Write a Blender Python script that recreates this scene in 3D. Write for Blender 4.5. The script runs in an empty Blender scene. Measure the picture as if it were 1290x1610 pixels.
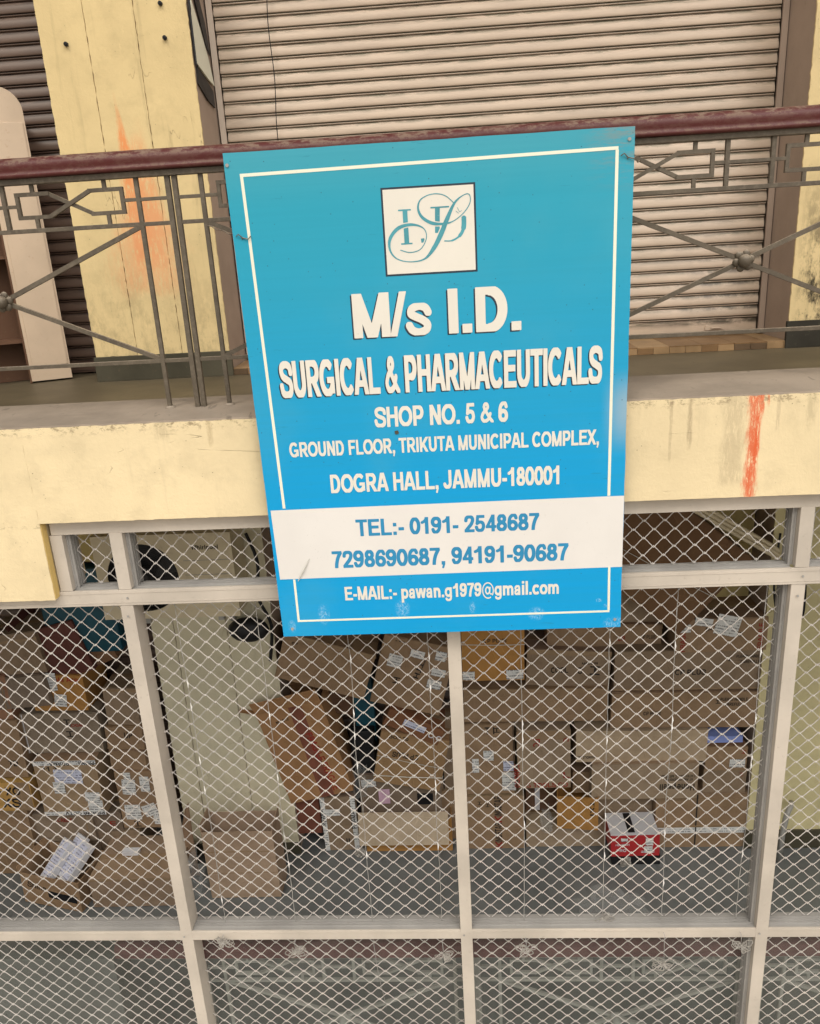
import bpy, bmesh, math, random
import numpy as np
from mathutils import Vector, Matrix, noise as mnoise
R = math.radians
scene = bpy.context.scene
COL = scene.collection
random.seed(7)

# ------------------------------------------------------------------ camera
cam = bpy.data.objects.new('camera', bpy.data.cameras.new('camera'))
COL.objects.link(cam)
def cam_axes(pitch, yaw, roll):
    cp, sp, cy, sy = math.cos(pitch), math.sin(pitch), math.cos(yaw), math.sin(yaw)
    f = Vector((sy*cp, cy*cp, sp)); r = Vector((cy, -sy, 0)); u = r.cross(f)
    c, s = math.cos(roll), math.sin(roll)
    return c*r + s*u, -s*r + c*u, f
cr, cu_, cf = cam_axes(R(-18.353), R(-3.730), R(-3.354))
cam.matrix_world = Matrix(((cr.x, cu_.x, -cf.x, 0), (cr.y, cu_.y, -cf.y, -3.0), (cr.z, cu_.z, -cf.z, 0), (0, 0, 0, 1)))
cam.data.sensor_width = 36.0
cam.data.sensor_fit = 'AUTO'
cam.data.lens = 28.288
cam.data.clip_start = 0.05
cam.data.clip_end = 3000
scene.camera = cam

# ------------------------------------------------------------------ light
SUN_EL, SUN_AZ = 50.0, -28.0            # degrees; sun stands behind the viewer, high and a little to the left
world = bpy.data.worlds.new('World'); scene.world = world; world.use_nodes = True
wn, wl = world.node_tree.nodes, world.node_tree.links
bgn = wn['Background']
sky = wn.new('ShaderNodeTexSky'); sky.sky_type = 'NISHITA'; sky.sun_disc = False
sky.sun_elevation = R(SUN_EL); sky.sun_rotation = R(180 + SUN_AZ)
sky.air_density = 1.0; sky.dust_density = 4.0; sky.ozone_density = 1.0
hs = wn.new('ShaderNodeHueSaturation'); hs.inputs['Saturation'].default_value = 0.10
wt = wn.new('ShaderNodeMix'); wt.data_type = 'RGBA'; wt.blend_type = 'MULTIPLY'; wt.inputs[0].default_value = 1.0
wt.inputs[7].default_value = (1.0, 0.97, 0.925, 1)          # thin warm overcast veil
wl.new(sky.outputs[0], hs.inputs['Color']); wl.new(hs.outputs[0], wt.inputs[6]); wl.new(wt.outputs[2], bgn.inputs['Color'])
bgn.inputs['Strength'].default_value = 0.15
sun = bpy.data.objects.new('sun', bpy.data.lights.new('sun', 'SUN')); COL.objects.link(sun)
sun.data.energy = 1.1; sun.data.angle = R(22); sun.data.color = (1.0, 0.93, 0.82)
sd = Vector((math.sin(R(SUN_AZ))*math.cos(R(SUN_EL)), -math.cos(R(SUN_AZ))*math.cos(R(SUN_EL)), math.sin(R(SUN_EL))))
sun.rotation_euler = sd.to_track_quat('Z', 'Y').to_euler()
vs = scene.view_settings
scene.display_settings.display_device = 'sRGB'
vs.view_transform = 'Standard'; vs.look = 'None'; vs.gamma = 1.0; vs.use_curve_mapping = False
vs.exposure = 0.31

# ------------------------------------------------------------------ material helper
class M:
    def __init__(s, name, rough=0.6, spec=0.4, metal=0.0):
        s.m = bpy.data.materials.new(name); s.m.use_nodes = True
        s.n, s.l = s.m.node_tree.nodes, s.m.node_tree.links
        s.b = s.n['Principled BSDF']
        s.set('Roughness', rough); s.set('Specular IOR Level', spec); s.set('Metallic', metal)
        s._tc = None
    def set(s, k, v):
        s.put(v, s.b.inputs[k])
    def put(s, v, sock):
        if isinstance(v, bpy.types.NodeSocket): s.l.new(v, sock)
        elif v is not None:
            if isinstance(v, (tuple, list)) and len(v) == 3 and sock.type == 'RGBA': v = (*v, 1)
            sock.default_value = v
    def obj(s):
        if not s._tc: s._tc = s.n.new('ShaderNodeTexCoord')
        return s._tc.outputs['Object']
    def geo(s):
        return s.n.new('ShaderNodeNewGeometry').outputs['Position']
    def rnd(s): return s.n.new('ShaderNodeObjectInfo').outputs['Random']
    def ocol(s): return s.n.new('ShaderNodeObjectInfo').outputs['Color']
    def map(s, vec, scale=(1, 1, 1), loc=(0, 0, 0), rot=(0, 0, 0)):
        n = s.n.new('ShaderNodeMapping'); s.put(vec, n.inputs[0]); n.inputs['Scale'].default_value = scale
        n.inputs['Location'].default_value = loc; n.inputs['Rotation'].default_value = rot
        return n.outputs[0]
    def noise(s, scale=5, detail=4, vec=None, rough=0.55, dist=0.0):
        n = s.n.new('ShaderNodeTexNoise'); s.put(vec or s.geo(), n.inputs['Vector'])
        n.inputs['Scale'].default_value = scale; n.inputs['Detail'].default_value = detail
        n.inputs['Roughness'].default_value = rough; n.inputs['Distortion'].default_value = dist
        return n.outputs[0]
    def vor(s, scale=5, vec=None, feature='F1', rnd=1.0):
        n = s.n.new('ShaderNodeTexVoronoi'); n.feature = feature; s.put(vec or s.geo(), n.inputs['Vector'])
        n.inputs['Scale'].default_value = scale; n.inputs['Randomness'].default_value = rnd
        return n.outputs['Distance']
    def math(s, op, a, b=0.0, c=None):
        n = s.n.new('ShaderNodeMath'); n.operation = op; s.put(a, n.inputs[0]); s.put(b, n.inputs[1])
        if c is not None: s.put(c, n.inputs[2])
        return n.outputs[0]
    def step(s, v, lo, hi, a=0.0, b=1.0):
        n = s.n.new('ShaderNodeMapRange'); n.interpolation_type = 'SMOOTHSTEP'; s.put(v, n.inputs[0])
        n.inputs[1].default_value = lo; n.inputs[2].default_value = hi
        n.inputs[3].default_value = a; n.inputs[4].default_value = b
        return n.outputs[0]
    def mix(s, f, a, b, mode='MIX'):
        n = s.n.new('ShaderNodeMix'); n.data_type = 'RGBA'; n.blend_type = mode
        s.put(f, n.inputs[0]); s.put(a, n.inputs[6]); s.put(b, n.inputs[7])
        return n.outputs[2]
    def xyz(s, v=None):
        n = s.n.new('ShaderNodeSeparateXYZ'); s.put(v or s.geo(), n.inputs[0]); return n.outputs
    def vec(s, x, y, z):
        n = s.n.new('ShaderNodeCombineXYZ'); s.put(x, n.inputs[0]); s.put(y, n.inputs[1]); s.put(z, n.inputs[2]); return n.outputs[0]
    def bump(s, h, dist=0.004, strength=0.5):
        n = s.n.new('ShaderNodeBump'); n.inputs['Strength'].default_value = strength; n.inputs['Distance'].default_value = dist
        s.put(h, n.inputs['Height']); s.l.new(n.outputs[0], s.b.inputs['Normal'])
    def color(s, c): s.set('Base Color', c); return s.m

def mul(c, k): return tuple(x*k for x in c)

def m_paint(name, base, dark=0.82, dirt=(0.16, 0.11, 0.07), amount=0.35, rough=0.5, speck=0.3, sc=1.0, bump=0.0008):
    m = M(name, rough)
    n1 = m.noise(2.2*sc, 5); n2 = m.noise(30*sc, 6, rough=0.7)
    c = m.mix(m.step(n1, 0.3, 0.7), mul(base, dark), base)
    c = m.mix(m.math('MULTIPLY', m.step(n2, 0.58, 0.75), amount), c, dirt)
    if speck:
        sp = m.step(m.vor(55*sc), 0.10, 0.05)
        ms = m.step(m.noise(9*sc, 3), 0.52, 0.66)
        c = m.mix(m.math('MULTIPLY', m.math('MULTIPLY', sp, ms), speck), c, mul(dirt, 0.5))
    if bump: m.bump(n2, bump, 0.6)
    return m.color(c)

def m_plaster(name, base, stains=(), mold=None, scr=0.2, rough=0.85, spec=0.2, crack=0.35, edge_z=None):
    """stains: (x centre, half width, z low, z high, colour, strength)"""
    m = M(name, rough, spec)
    g = m.geo(); X, Y_, Z_ = m.xyz(g)
    big = m.noise(1.6, 5, rough=0.6); mid = m.noise(7, 6, rough=0.65); fine = m.noise(70, 5, rough=0.7)
    c = m.mix(m.step(big, 0.32, 0.68), mul(base, 0.88), base)
    c = m.mix(m.math('MULTIPLY', m.step(mid, 0.46, 0.72), 0.38), c, mul(base, 0.68))
    # vertical dribbles of dirt
    dv = m.noise(1.0, 5, m.map(g, (16, 16, 1.1)), rough=0.65)
    c = m.mix(m.math('MULTIPLY', m.step(dv, 0.56, 0.78), scr), c, mul(base, 0.38))
    # light scratches
    sc_ = m.noise(1.0, 6, m.map(g, (22, 22, 5), rot=(0, 0.5, 0)), rough=0.75)
    c = m.mix(m.math('MULTIPLY', m.step(sc_, 0.62, 0.70), 0.30), c, mul(base, 1.2))
    # dark specks and chips
    sp = m.math('MULTIPLY', m.step(m.vor(42), 0.12, 0.05), m.step(mid, 0.50, 0.64))
    c = m.mix(m.math('MULTIPLY', sp, 0.7), c, (0.14, 0.10, 0.07))
    # hairline cracks
    w = m.noise(3.0, 4); wv = m.n.new('ShaderNodeVectorMath'); wv.operation = 'MULTIPLY_ADD'
    m.put(g, wv.inputs[2]); m.l.new(m.n.new('ShaderNodeTexNoise').outputs[1], wv.inputs[0]); wv.inputs[1].default_value = (0.3, 0.3, 0.3)
    cr_ = m.step(m.vor(1.7, wv.outputs[0], 'DISTANCE_TO_EDGE'), 0.0035, 0.0005)
    cm = m.math('MULTIPLY', cr_, m.step(m.noise(2.2, 3), 0.54, 0.62))
    c = m.mix(m.math('MULTIPLY', cm, crack), c, (0.22, 0.16, 0.10))
    for (xc, hw, z0, z1, col, st, slope, ragged, *tp_) in stains:
        tpw = tp_[0] if tp_ else 1.0
        nz = m.math('MULTIPLY', m.math('SUBTRACT', m.noise(1.0, 6, m.map(g, (38, 38, 9)), rough=0.7), 0.5), ragged)
        xx = m.math('ADD', m.math('SUBTRACT', X, xc), m.math('MULTIPLY', m.math('SUBTRACT', Z_, z1), slope))
        wv_ = m.math('MULTIPLY', m.step(Z_, z1, z0+(z1-z0)*0.35, tpw, 1.0), hw)
        dx = m.math('ADD', m.math('DIVIDE', m.math('ABSOLUTE', xx), wv_), nz)
        f = m.step(dx, 1.20, 0.35)
        zn = m.math('ADD', Z_, m.math('MULTIPLY', m.math('SUBTRACT', m.noise(9, 4), 0.5), 0.12*ragged))
        f = m.math('MULTIPLY', f, m.math('MULTIPLY', m.step(zn, z0, z0+0.04+0.12*(z1-z0)), m.step(zn, z1+0.01, z1-0.3*(z1-z0)) if tp_ else 1.0))
        f = m.math('MULTIPLY', f, m.step(m.noise(1.0, 7, m.map(g, (85, 85, 16)), rough=0.8), 0.36, 0.52))
        c = m.mix(m.math('MULTIPLY', f, st), c, col)
    if edge_z is not None:      # grime and chips under the ledge
        eg = m.math('MULTIPLY', m.step(Z_, edge_z-0.05, edge_z), m.step(m.noise(1.0, 7, m.map(g, (26, 26, 40)), rough=0.8), 0.50, 0.60))
        c = m.mix(m.math('MULTIPLY', eg, 0.75), c, (0.20, 0.145, 0.085))
        el = m.math('MULTIPLY', m.math('MULTIPLY', m.step(Z_, edge_z-0.385, edge_z-0.40), m.step(Z_, edge_z-0.415, edge_z-0.403)), m.step(m.noise(1.0, 6, m.map(g, (12, 12, 30)), rough=0.8), 0.50, 0.60))
        c = m.mix(m.math('MULTIPLY', el, 0.6), c, (0.20, 0.145, 0.085))
    if mold:
        x0, x1, z0, z1, st = mold
        mf = m.math('MULTIPLY', m.step(Z_, z1, z0), m.step(m.math('ADD', m.noise(4.5, 6, rough=0.7), m.math('MULTIPLY', m.math('SUBTRACT', m.noise(1.0, 7, m.map(g, (34, 34, 12)), rough=0.8), 0.5), 0.9)), 0.40, 0.66))
        mf = m.math('MULTIPLY', mf, m.math('MULTIPLY', m.step(X, x0-0.03, x0+0.05), m.step(X, x1+0.03, x1-0.05)))
        c = m.mix(m.math('MULTIPLY', mf, st), c, (0.035, 0.03, 0.022))
    m.bump(m.math('ADD', m.math('MULTIPLY', fine, 0.35), m.math('ADD', mid, m.math('MULTIPLY', cm, -1.5))), 0.0055, 0.75)
    return m.color(c)

MAT = {}
CREAM = (0.775, 0.635, 0.395)
MAT['beam'] = m_plaster('cream_plaster', CREAM, stains=[
    (1.03, 0.050, -1.0, -0.60, (0.46, 0.37, 0.23), 0.55, 0.0, 2.2),
    (0.87, 0.010, -0.80, -0.61, (0.30, 0.23, 0.14), 0.55, 0.0, 2.2),
    (0.80, 0.007, -0.86, -0.61, (0.30, 0.23, 0.14), 0.35, 0.0, 2.2),
    (1.19, 0.008, -0.78, -0.61, (0.36, 0.28, 0.18), 0.4, 0.0, 2.2),
    (1.31, 0.022, -0.74, -0.60, (0.42, 0.34, 0.21), 0.5, 0.0, 2.2),
    (-0.95, 0.012, -0.70, -0.60, (0.36, 0.27, 0.15), 0.45, 0.0, 2.2),
    (-1.14, 0.03, -0.68, -0.60, (0.40, 0.32, 0.20), 0.4, 0.0, 2.2),
    (1.126, 0.024, -1.03, -0.60, (0.78, 0.36, 0.20), 0.62, -0.070, 2.4, 0.35),
    (1.130, 0.010, -0.88, -0.595, (0.66, 0.13, 0.05), 0.80, -0.055, 2.8),
    (1.104, 0.026, -1.03, -0.968, (0.62, 0.10, 0.03), 0.85, 0.0, 2.4),
    (1.150, 0.006, -0.67, -0.595, (0.66, 0.15, 0.05), 0.8, 0.0, 2.0)], edge_z=-0.598)
MAT['lower_wall_right'] = m_plaster('pale_yellow_plaster', (0.68, 0.60, 0.345), scr=0.25)
MAT['beam_return'] = m_plaster('ochre_paint', (0.66, 0.47, 0.17), scr=0.1)
MAT['column'] = m_plaster('yellow_plaster', (0.71, 0.55, 0.285), stains=[
    (-1.835, 0.070, -0.10, 0.92, (0.74, 0.25, 0.08), 0.85, 0.05, 1.2, 0.12),
    (-1.735, 0.115, -0.10, 0.76, (0.74, 0.31, 0.13), 0.75, -0.02, 1.2, 0.4),
    (-1.78, 0.24, -0.24, 0.40, (0.70, 0.34, 0.16), 0.62, 0.0, 1.4, 0.6)], mold=(-2.3, -1.3, -0.55, 0.20, 0.26), scr=0.4)
MAT['column_right'] = m_plaster('moldy_yellow_plaster', (0.72, 0.56, 0.30), mold=(1.99, 2.8, -0.45, 0.45, 1.0), scr=0.4)
MAT['lower_wall'] = m_plaster('dull_cream_plaster', (0.68, 0.62, 0.45), scr=0.25)
MAT['jamb'] = m_paint('brown_jamb_paint', (0.40, 0.305, 0.24), amount=0.3, rough=0.6)
MAT['guide'] = m_paint('pink_guide_paint', (0.56, 0.46, 0.37), amount=0.25)
MAT['plinth'] = m_paint('dark_green_grey_plinth', (0.085, 0.076, 0.052), dark=0.6, amount=0.5, rough=0.55)
MAT['plinth_black'] = m_paint('black_stained_plinth', (0.05, 0.045, 0.035), dark=0.5, dirt=(0.16, 0.14, 0.09), amount=0.5, rough=0.7)

def m_cement(name, base, rough=0.8, scuff=0.5, sc=1.0):
    m = M(name, rough, 0.3); g = m.geo()
    a = m.noise(2.5*sc, 6, rough=0.65); b = m.noise(22*sc, 6, rough=0.7); st = m.noise(1.0, 5, m.map(g, (3*sc, 14*sc, 3*sc)), rough=0.7)
    c = m.mix(m.step(a, 0.3, 0.7), mul(base, 0.78), mul(base, 1.08))
    c = m.mix(m.math('MULTIPLY', m.step(st, 0.55, 0.75), scuff*0.5), c, mul(base, 1.5))
    c = m.mix(m.math('MULTIPLY', m.step(b, 0.60, 0.74), scuff), c, mul(base, 0.45))
    sc2 = m.noise(1.0, 3, m.map(g, (30*sc, 9*sc, 20), rot=(0, 0, 0.9)), rough=0.6)
    c = m.mix(m.math('MULTIPLY', m.math('MULTIPLY', m.step(sc2, 0.61, 0.66), m.step(a, 0.5, 0.6)), scuff), c, mul(base, 0.3))
    m.bump(m.math('ADD', m.math('MULTIPLY', b, 0.4), a), 0.004, 0.5)
    return m.color(c)
MAT['ledge'] = m_cement('grey_cement', (0.285, 0.235, 0.185), scuff=0.45)
MAT['corridor_floor'] = m_cement('worn_olive_floor', (0.11, 0.088, 0.053), rough=0.5, scuff=0.3)
MAT['lower_floor'] = m_cement('dark_grey_floor', (0.150, 0.158, 0.158), rough=0.38, scuff=0.25, sc=0.8)
MAT['ground'] = m_cement('forecourt_concrete', (0.40, 0.36, 0.30), rough=0.85, sc=0.3)
MAT['ceiling'] = m_plaster('ceiling_plaster', (0.74, 0.68, 0.56))
MAT['dark_ceiling'] = m_plaster('sooty_ceiling', (0.34, 0.30, 0.22))  # plaster colour darkened to deepen the shade above the lower boxes
MAT['parapet'] = m_cement('dusty_grey_parapet', (0.13, 0.13, 0.12), rough=0.8)

def m_shutter(name, base, rust_and_shade, amt):
    m = M(name, 0.42, 0.45); g = m.geo(); o = m.obj(); OX, OY, OZ = m.xyz(o)
    n = m.noise(1.0, 6, m.map(g, (3, 3, 26)), rough=0.65); b = m.noise(38, 5, rough=0.75); w = m.noise(2.0, 4)
    c = m.mix(m.step(n, 0.3, 0.7), mul(base, 0.84), base)
    c = m.mix(m.math('MULTIPLY', m.rnd(), 0.14), c, mul(base, 0.7))
    # soot and peeled paint gather along the joint at the top of every slat
    j = m.step(OZ, 0.046, 0.070)
    jj = m.math('MULTIPLY', j, m.step(m.noise(1.0, 5, m.map(g, (7, 7, 60)), rough=0.7), 0.42, 0.58))
    c = m.mix(m.math('MULTIPLY', jj, amt), c, rust_and_shade)
    undercut_shade = m.math('MULTIPLY', m.math('MULTIPLY', m.step(OZ, 0.0145, 0.0128), m.step(OZ, 0.0070, 0.0088)), m.step(m.noise(1.0, 5, m.map(g, (9, 9, 40)), rough=0.7), 0.30, 0.55, 0.6, 1.0))  # shade in the undercut, painted as a dark line on every slat
    c = m.mix(m.math('MULTIPLY', undercut_shade, min(1, amt*1.15)), c, mul(rust_and_shade, 0.8))
    ch = m.math('MULTIPLY', m.step(b, 0.66, 0.72), m.step(w, 0.50, 0.60))
    c = m.mix(m.math('MULTIPLY', ch, amt), c, mul(rust_and_shade, 0.7))
    X, Y_, Z_ = m.xyz(g)
    # black grime at the lower right corner of the door
    dd = m.math('MULTIPLY', m.step(m.noise(1.0, 6, m.map(g, (1.2, 1.2, 5)), rough=0.7), 0.48, 0.68), m.step(OZ, 0.02, 0.066, 0.25, 1.0))
    c = m.mix(m.math('MULTIPLY', dd, 0.45), c, mul(base, 0.42))
    gr = m.math('MULTIPLY', m.math('MULTIPLY', m.step(X, 1.0, 1.8), m.step(Z_, 0.25, -0.4)), m.math('MULTIPLY', m.step(m.noise(1.0, 6, m.map(g, (7, 7, 9)), rough=0.75), 0.38, 0.58), m.step(OZ, 0.040, 0.066, 0.12, 1.0)))
    c = m.mix(m.math('MULTIPLY', gr, 0.75), c, (0.03, 0.022, 0.015))
    m.bump(m.math('ADD', b, n), 0.0006, 0.4)
    return m.color(c)
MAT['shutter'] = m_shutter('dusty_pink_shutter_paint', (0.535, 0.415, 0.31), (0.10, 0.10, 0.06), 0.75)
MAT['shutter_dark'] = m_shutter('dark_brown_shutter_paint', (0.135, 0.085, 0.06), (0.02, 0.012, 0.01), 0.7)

def m_handrail():
    m = M('maroon_handrail_paint', 0.4, 0.3); g = m.geo()
    a = m.noise(1.0, 6, m.map(g, (16, 40, 40)), rough=0.8); b = m.noise(60, 5, rough=0.8)
    up = m.step(m.xyz(m.n.new('ShaderNodeNewGeometry').outputs['Normal'])[2], 0.0, 0.75)
    wear = m.math('MULTIPLY', m.step(m.math('ADD', a, m.math('MULTIPLY', b, 0.35)), 0.62, 0.76), m.math('ADD', m.math('MULTIPLY', up, 0.75), 0.12))
    c = m.mix(wear, (0.080, 0.016, 0.014), (0.21, 0.145, 0.105))
    m.set('Roughness', m.math('ADD', 0.40, m.math('MULTIPLY', wear, 0.4)))
    m.bump(b, 0.001, 0.5)
    return m.color(c)
MAT['handrail'] = m_handrail()
def m_iron():
    m = M('dusty_grey_iron', 0.6, 0.4); b = m.noise(45, 6, rough=0.75); a = m.noise(4, 4)
    up = m.step(m.xyz(m.n.new('ShaderNodeNewGeometry').outputs['Normal'])[2], 0.2, 0.9)
    c = m.mix(m.step(a, 0.3, 0.7), (0.078, 0.061, 0.042), (0.112, 0.089, 0.062))
    c = m.mix(m.math('MULTIPLY', m.step(b, 0.45, 0.65), 0.35), c, (0.20, 0.165, 0.12))
    c = m.mix(m.math('MULTIPLY', up, m.step(b, 0.30, 0.55)), c, (0.27, 0.22, 0.165))
    m.bump(b, 0.0015, 0.7)
    return m.color(c)
MAT['iron'] = m_iron()
MAT['iron_dusty'] = m_paint('pale_dusty_iron', (0.40, 0.37, 0.345), dark=0.75, amount=0.4, rough=0.8, speck=0, sc=3)
MAT['handrail_dusty'] = m_paint('dusty_maroon_handrail', (0.17, 0.055, 0.055), dark=0.7, dirt=(0.30, 0.24, 0.21), amount=0.5, rough=0.7, speck=0, sc=2)
MAT['aluminium'] = m_paint('cream_powder_coat', (0.555, 0.49, 0.415), dark=0.80, amount=0.28, rough=0.42, speck=0.6, sc=1.5, bump=0.0003)
MAT['channel'] = m_paint('grey_anodised_channel', (0.33, 0.315, 0.295), dark=0.8, amount=0.3, rough=0.38, speck=0.2, sc=2, bump=0.0003)
MAT['mesh'] = m_paint('pale_mesh_paint', (0.58, 0.54, 0.50), dark=0.80, amount=0.25, rough=0.45, speck=0, sc=2, bump=0)
MAT['board'] = m_paint('pale_pink_cabinet_paint', (0.60, 0.46, 0.325), dark=0.82, dirt=(0.30, 0.12, 0.05), amount=0.35, rough=0.5, speck=0.8)
MAT['board_side'] = m_paint('brown_cabinet_side', (0.14, 0.075, 0.045), amount=0.4)
MAT['black'] = m_paint('black_plastic', (0.010, 0.010, 0.012), dirt=(0.05, 0.045, 0.04), amount=0.2, rough=0.5, speck=0)
MAT['black_matt'] = m_paint('dark_fan_plastic', (0.05, 0.05, 0.05), amount=0.2, speck=0)
MAT['lintel'] = m_plaster('ochre_lintel_plaster', (0.60, 0.48, 0.21))
MAT['ac'] = m_paint('cream_ac_casing', (0.66, 0.57, 0.40), dark=0.86, amount=0.4, rough=0.45, speck=0.4)
MAT['tile_a'] = m_paint('tan_tile', (0.315, 0.203, 0.105), dark=0.7, amount=0.4, rough=0.35, sc=3)
MAT['tile_b'] = m_paint('dark_brown_tile', (0.13, 0.085, 0.05), dark=0.7, amount=0.4, rough=0.35, sc=3)
MAT['tile_c'] = m_paint('brown_tile', (0.210, 0.124, 0.060), dark=0.7, amount=0.4, rough=0.35, sc=3)
MAT['white_print'] = m_paint('white_vinyl', (0.72, 0.68, 0.60), dark=0.95, dirt=(0.45, 0.38, 0.3), amount=0.18, rough=0.4, speck=0.9, sc=1.6, bump=0)
MAT['band_print'] = m_paint('pale_grey_vinyl', (0.72, 0.69, 0.655), dark=0.95, dirt=(0.40, 0.36, 0.32), amount=0.15, rough=0.4, speck=0.9, sc=1.6, bump=0)
MAT['border_print'] = m_paint('cream_vinyl', (0.80, 0.79, 0.64), dark=0.93, amount=0.1, rough=0.4, speck=0.3, bump=0)
MAT['blue_print'] = m_paint('blue_vinyl', (0.025, 0.25, 0.47), dark=0.9, amount=0.05, rough=0.4, speck=0, bump=0)
MAT['dark_print'] = m_paint('dark_vinyl', (0.02, 0.035, 0.055), dark=0.9, amount=0.05, rough=0.4, speck=0, bump=0)
MAT['teal_print'] = m_paint('teal_vinyl', (0.075, 0.33, 0.39), dark=0.75, dirt=(0.5, 0.5, 0.42), amount=0.6, rough=0.4, speck=0, sc=5, bump=0)
MAT['ink'] = m_paint('black_ink', (0.025, 0.02, 0.018), dirt=(0.15, 0.1, 0.07), amount=0.5, rough=0.6, speck=0, sc=4, bump=0)
MAT['red_ink'] = m_paint('red_ink', (0.32, 0.03, 0.02), dirt=(0.25, 0.15, 0.1), amount=0.5, rough=0.6, speck=0, sc=4, bump=0)
MAT['teal'] = m_paint('dark_teal_plastic', (0.012, 0.085, 0.125), dark=0.5, amount=0.1, rough=0.35, speck=0)
MAT['steel'] = m_paint('zinc_steel', (0.35, 0.34, 0.32), amount=0.4, rough=0.4)
MAT['strap'] = m_paint('white_strap', (0.66, 0.64, 0.58), amount=0.2, rough=0.35, speck=0)
MAT['white_carton'] = m_paint('white_carton', (0.66, 0.66, 0.70), dark=0.9, amount=0.15, rough=0.4, speck=0.2)
MAT['red_carton'] = m_paint('red_carton', (0.50, 0.03, 0.035), dark=0.8, amount=0.2, rough=0.35, speck=0.2)
MAT['blue_carton'] = m_paint('blue_carton', (0.24, 0.31, 0.66), dark=0.8, amount=0.1, rough=0.35, speck=0)
MAT['pink_paper'] = m_paint('pink_paper', (0.62, 0.40, 0.52), amount=0.1, rough=0.6, speck=0)

def m_sign():
    m = M('sign_print', 0.5, 0.22); g = m.geo(); X, Y_, Z_ = m.xyz(g)
    t = m.step(Z_, -1.15, 0.30)
    top, bot = (0.026, 0.315, 0.435), (0.002, 0.305, 0.64)
    c = m.mix(t, bot, top)
    c = m.mix(m.math('MULTIPLY', m.step(Z_, 0.12, 0.33), 0.35), c, (0.10, 0.34, 0.38))
    c = m.mix(m.math('MULTIPLY', m.step(m.noise(1.0, 4, m.map(g, (1.2, 1, 60))), 0.3, 0.7), 0.13), c, mul(top, 0.8))
    c = m.mix(m.math('MULTIPLY', m.step(m.noise(2.5, 5), 0.45, 0.75), 0.18), c, (0.10, 0.36, 0.44))
    # faded strip half way down the right edge
    f = m.math('MULTIPLY', m.step(X, 0.52, 0.62), m.math('MULTIPLY', m.step(Z_, -0.80, -0.62), m.step(Z_, -0.45, -0.60)))
    c = m.mix(m.math('MULTIPLY', f, 0.7), c, (0.33, 0.42, 0.47))
    # worn grey corner, brown smears
    wc = m.math('MULTIPLY', m.math('MULTIPLY', m.step(X, 0.42, 0.60), m.step(Z_, 0.10, 0.30)), m.step(m.noise(1.0, 6, m.map(g, (8, 8, 40)), rough=0.75), 0.44, 0.60))
    c = m.mix(m.math('MULTIPLY', wc, 0.7), c, (0.20, 0.25, 0.24))
    # thin pale smudges near the bottom
    for (sx, sz, rx, rz) in ((-0.565, -1.40, 0.026, 0.05), (-0.245, -1.385, 0.032, 0.045), (0.036, -1.39, 0.014, 0.028), (0.29, -1.425, 0.036, 0.032), (0.535, -1.375, 0.014, 0.01), (0.56, -1.40, 0.01, 0.01), (0.60, -1.477, 0.05, 0.03), (-0.70, -1.45, 0.018, 0.03)):
        dx = m.math('DIVIDE', m.math('SUBTRACT', X, sx), rx); dz = m.math('DIVIDE', m.math('SUBTRACT', Z_, sz), rz)
        d = m.math('SQRT', m.math('ADD', m.math('MULTIPLY', dx, dx), m.math('MULTIPLY', dz, dz)))
        f = m.math('MULTIPLY', m.step(d, 1.1, 0.5), m.step(m.noise(1.0, 6, m.map(g, (190, 190, 110)), rough=0.85), 0.46, 0.60))
        c = m.mix(m.math('MULTIPLY', f, 0.5), c, (0.45, 0.66, 0.80))
    sp = m.math('MULTIPLY', m.step(m.vor(30), 0.075, 0.04), 1.0)
    c = m.mix(m.math('MULTIPLY', sp, 0.7), c, (0.03, 0.06, 0.08))
    sl = m.math('MULTIPLY', m.step(m.noise(1.0, 3, m.map(g, (9, 9, 60), rot=(0, 0.35, 0))), 0.70, 0.74), 0.25)
    c = m.mix(sl, c, (0.02, 0.17, 0.24))
    m.bump(m.noise(4, 3), 0.004, 0.25)
    return m.color(c)
MAT['sign'] = m_sign()

def m_card():
    m = M('cardboard', 0.78, 0.2); o = m.obj(); base = m.ocol()
    r = m.rnd(); off = m.vec(m.math('MULTIPLY', r, 37.0), m.math('MULTIPLY', r, 11.0), 0.0)
    vv = m.n.new('ShaderNodeVectorMath'); vv.operation = 'ADD'; m.put(o, vv.inputs[0]); m.put(off, vv.inputs[1]); o2 = vv.outputs[0]
    a = m.noise(4.5, 5, o2, 0.6); b = m.noise(1.0, 5, m.map(o2, (60, 60, 6)), rough=0.6); d = m.noise(14, 6, o2, rough=0.75)
    c = m.mix(m.step(a, 0.3, 0.7), m.mix(1.0, base, (0.80, 0.78, 0.76), 'MULTIPLY'), base)
    c = m.mix(m.math('MULTIPLY', m.step(b, 0.4, 0.7), 0.12), c, m.mix(1.0, base, (1.2, 1.2, 1.2), 'MULTIPLY'))
    c = m.mix(m.math('MULTIPLY', m.step(d, 0.60, 0.74), 0.32), c, m.mix(1.0, base, (0.45, 0.42, 0.4), 'MULTIPLY'))
    cr_ = m.step(m.vor(3.5, o2, 'DISTANCE_TO_EDGE'), 0.02, 0.0)
    c = m.mix(m.math('MULTIPLY', m.math('MULTIPLY', cr_, m.step(a, 0.5, 0.62)), 0.35), c, m.mix(1.0, base, (1.3, 1.3, 1.3), 'MULTIPLY'))
    m.bump(m.math('ADD', m.math('MULTIPLY', b, 0.3), m.math('ADD', a, m.math('MULTIPLY', cr_, 0.3))), 0.006, 0.5)
    return m.color(c)
MAT['card'] = m_card()
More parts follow.
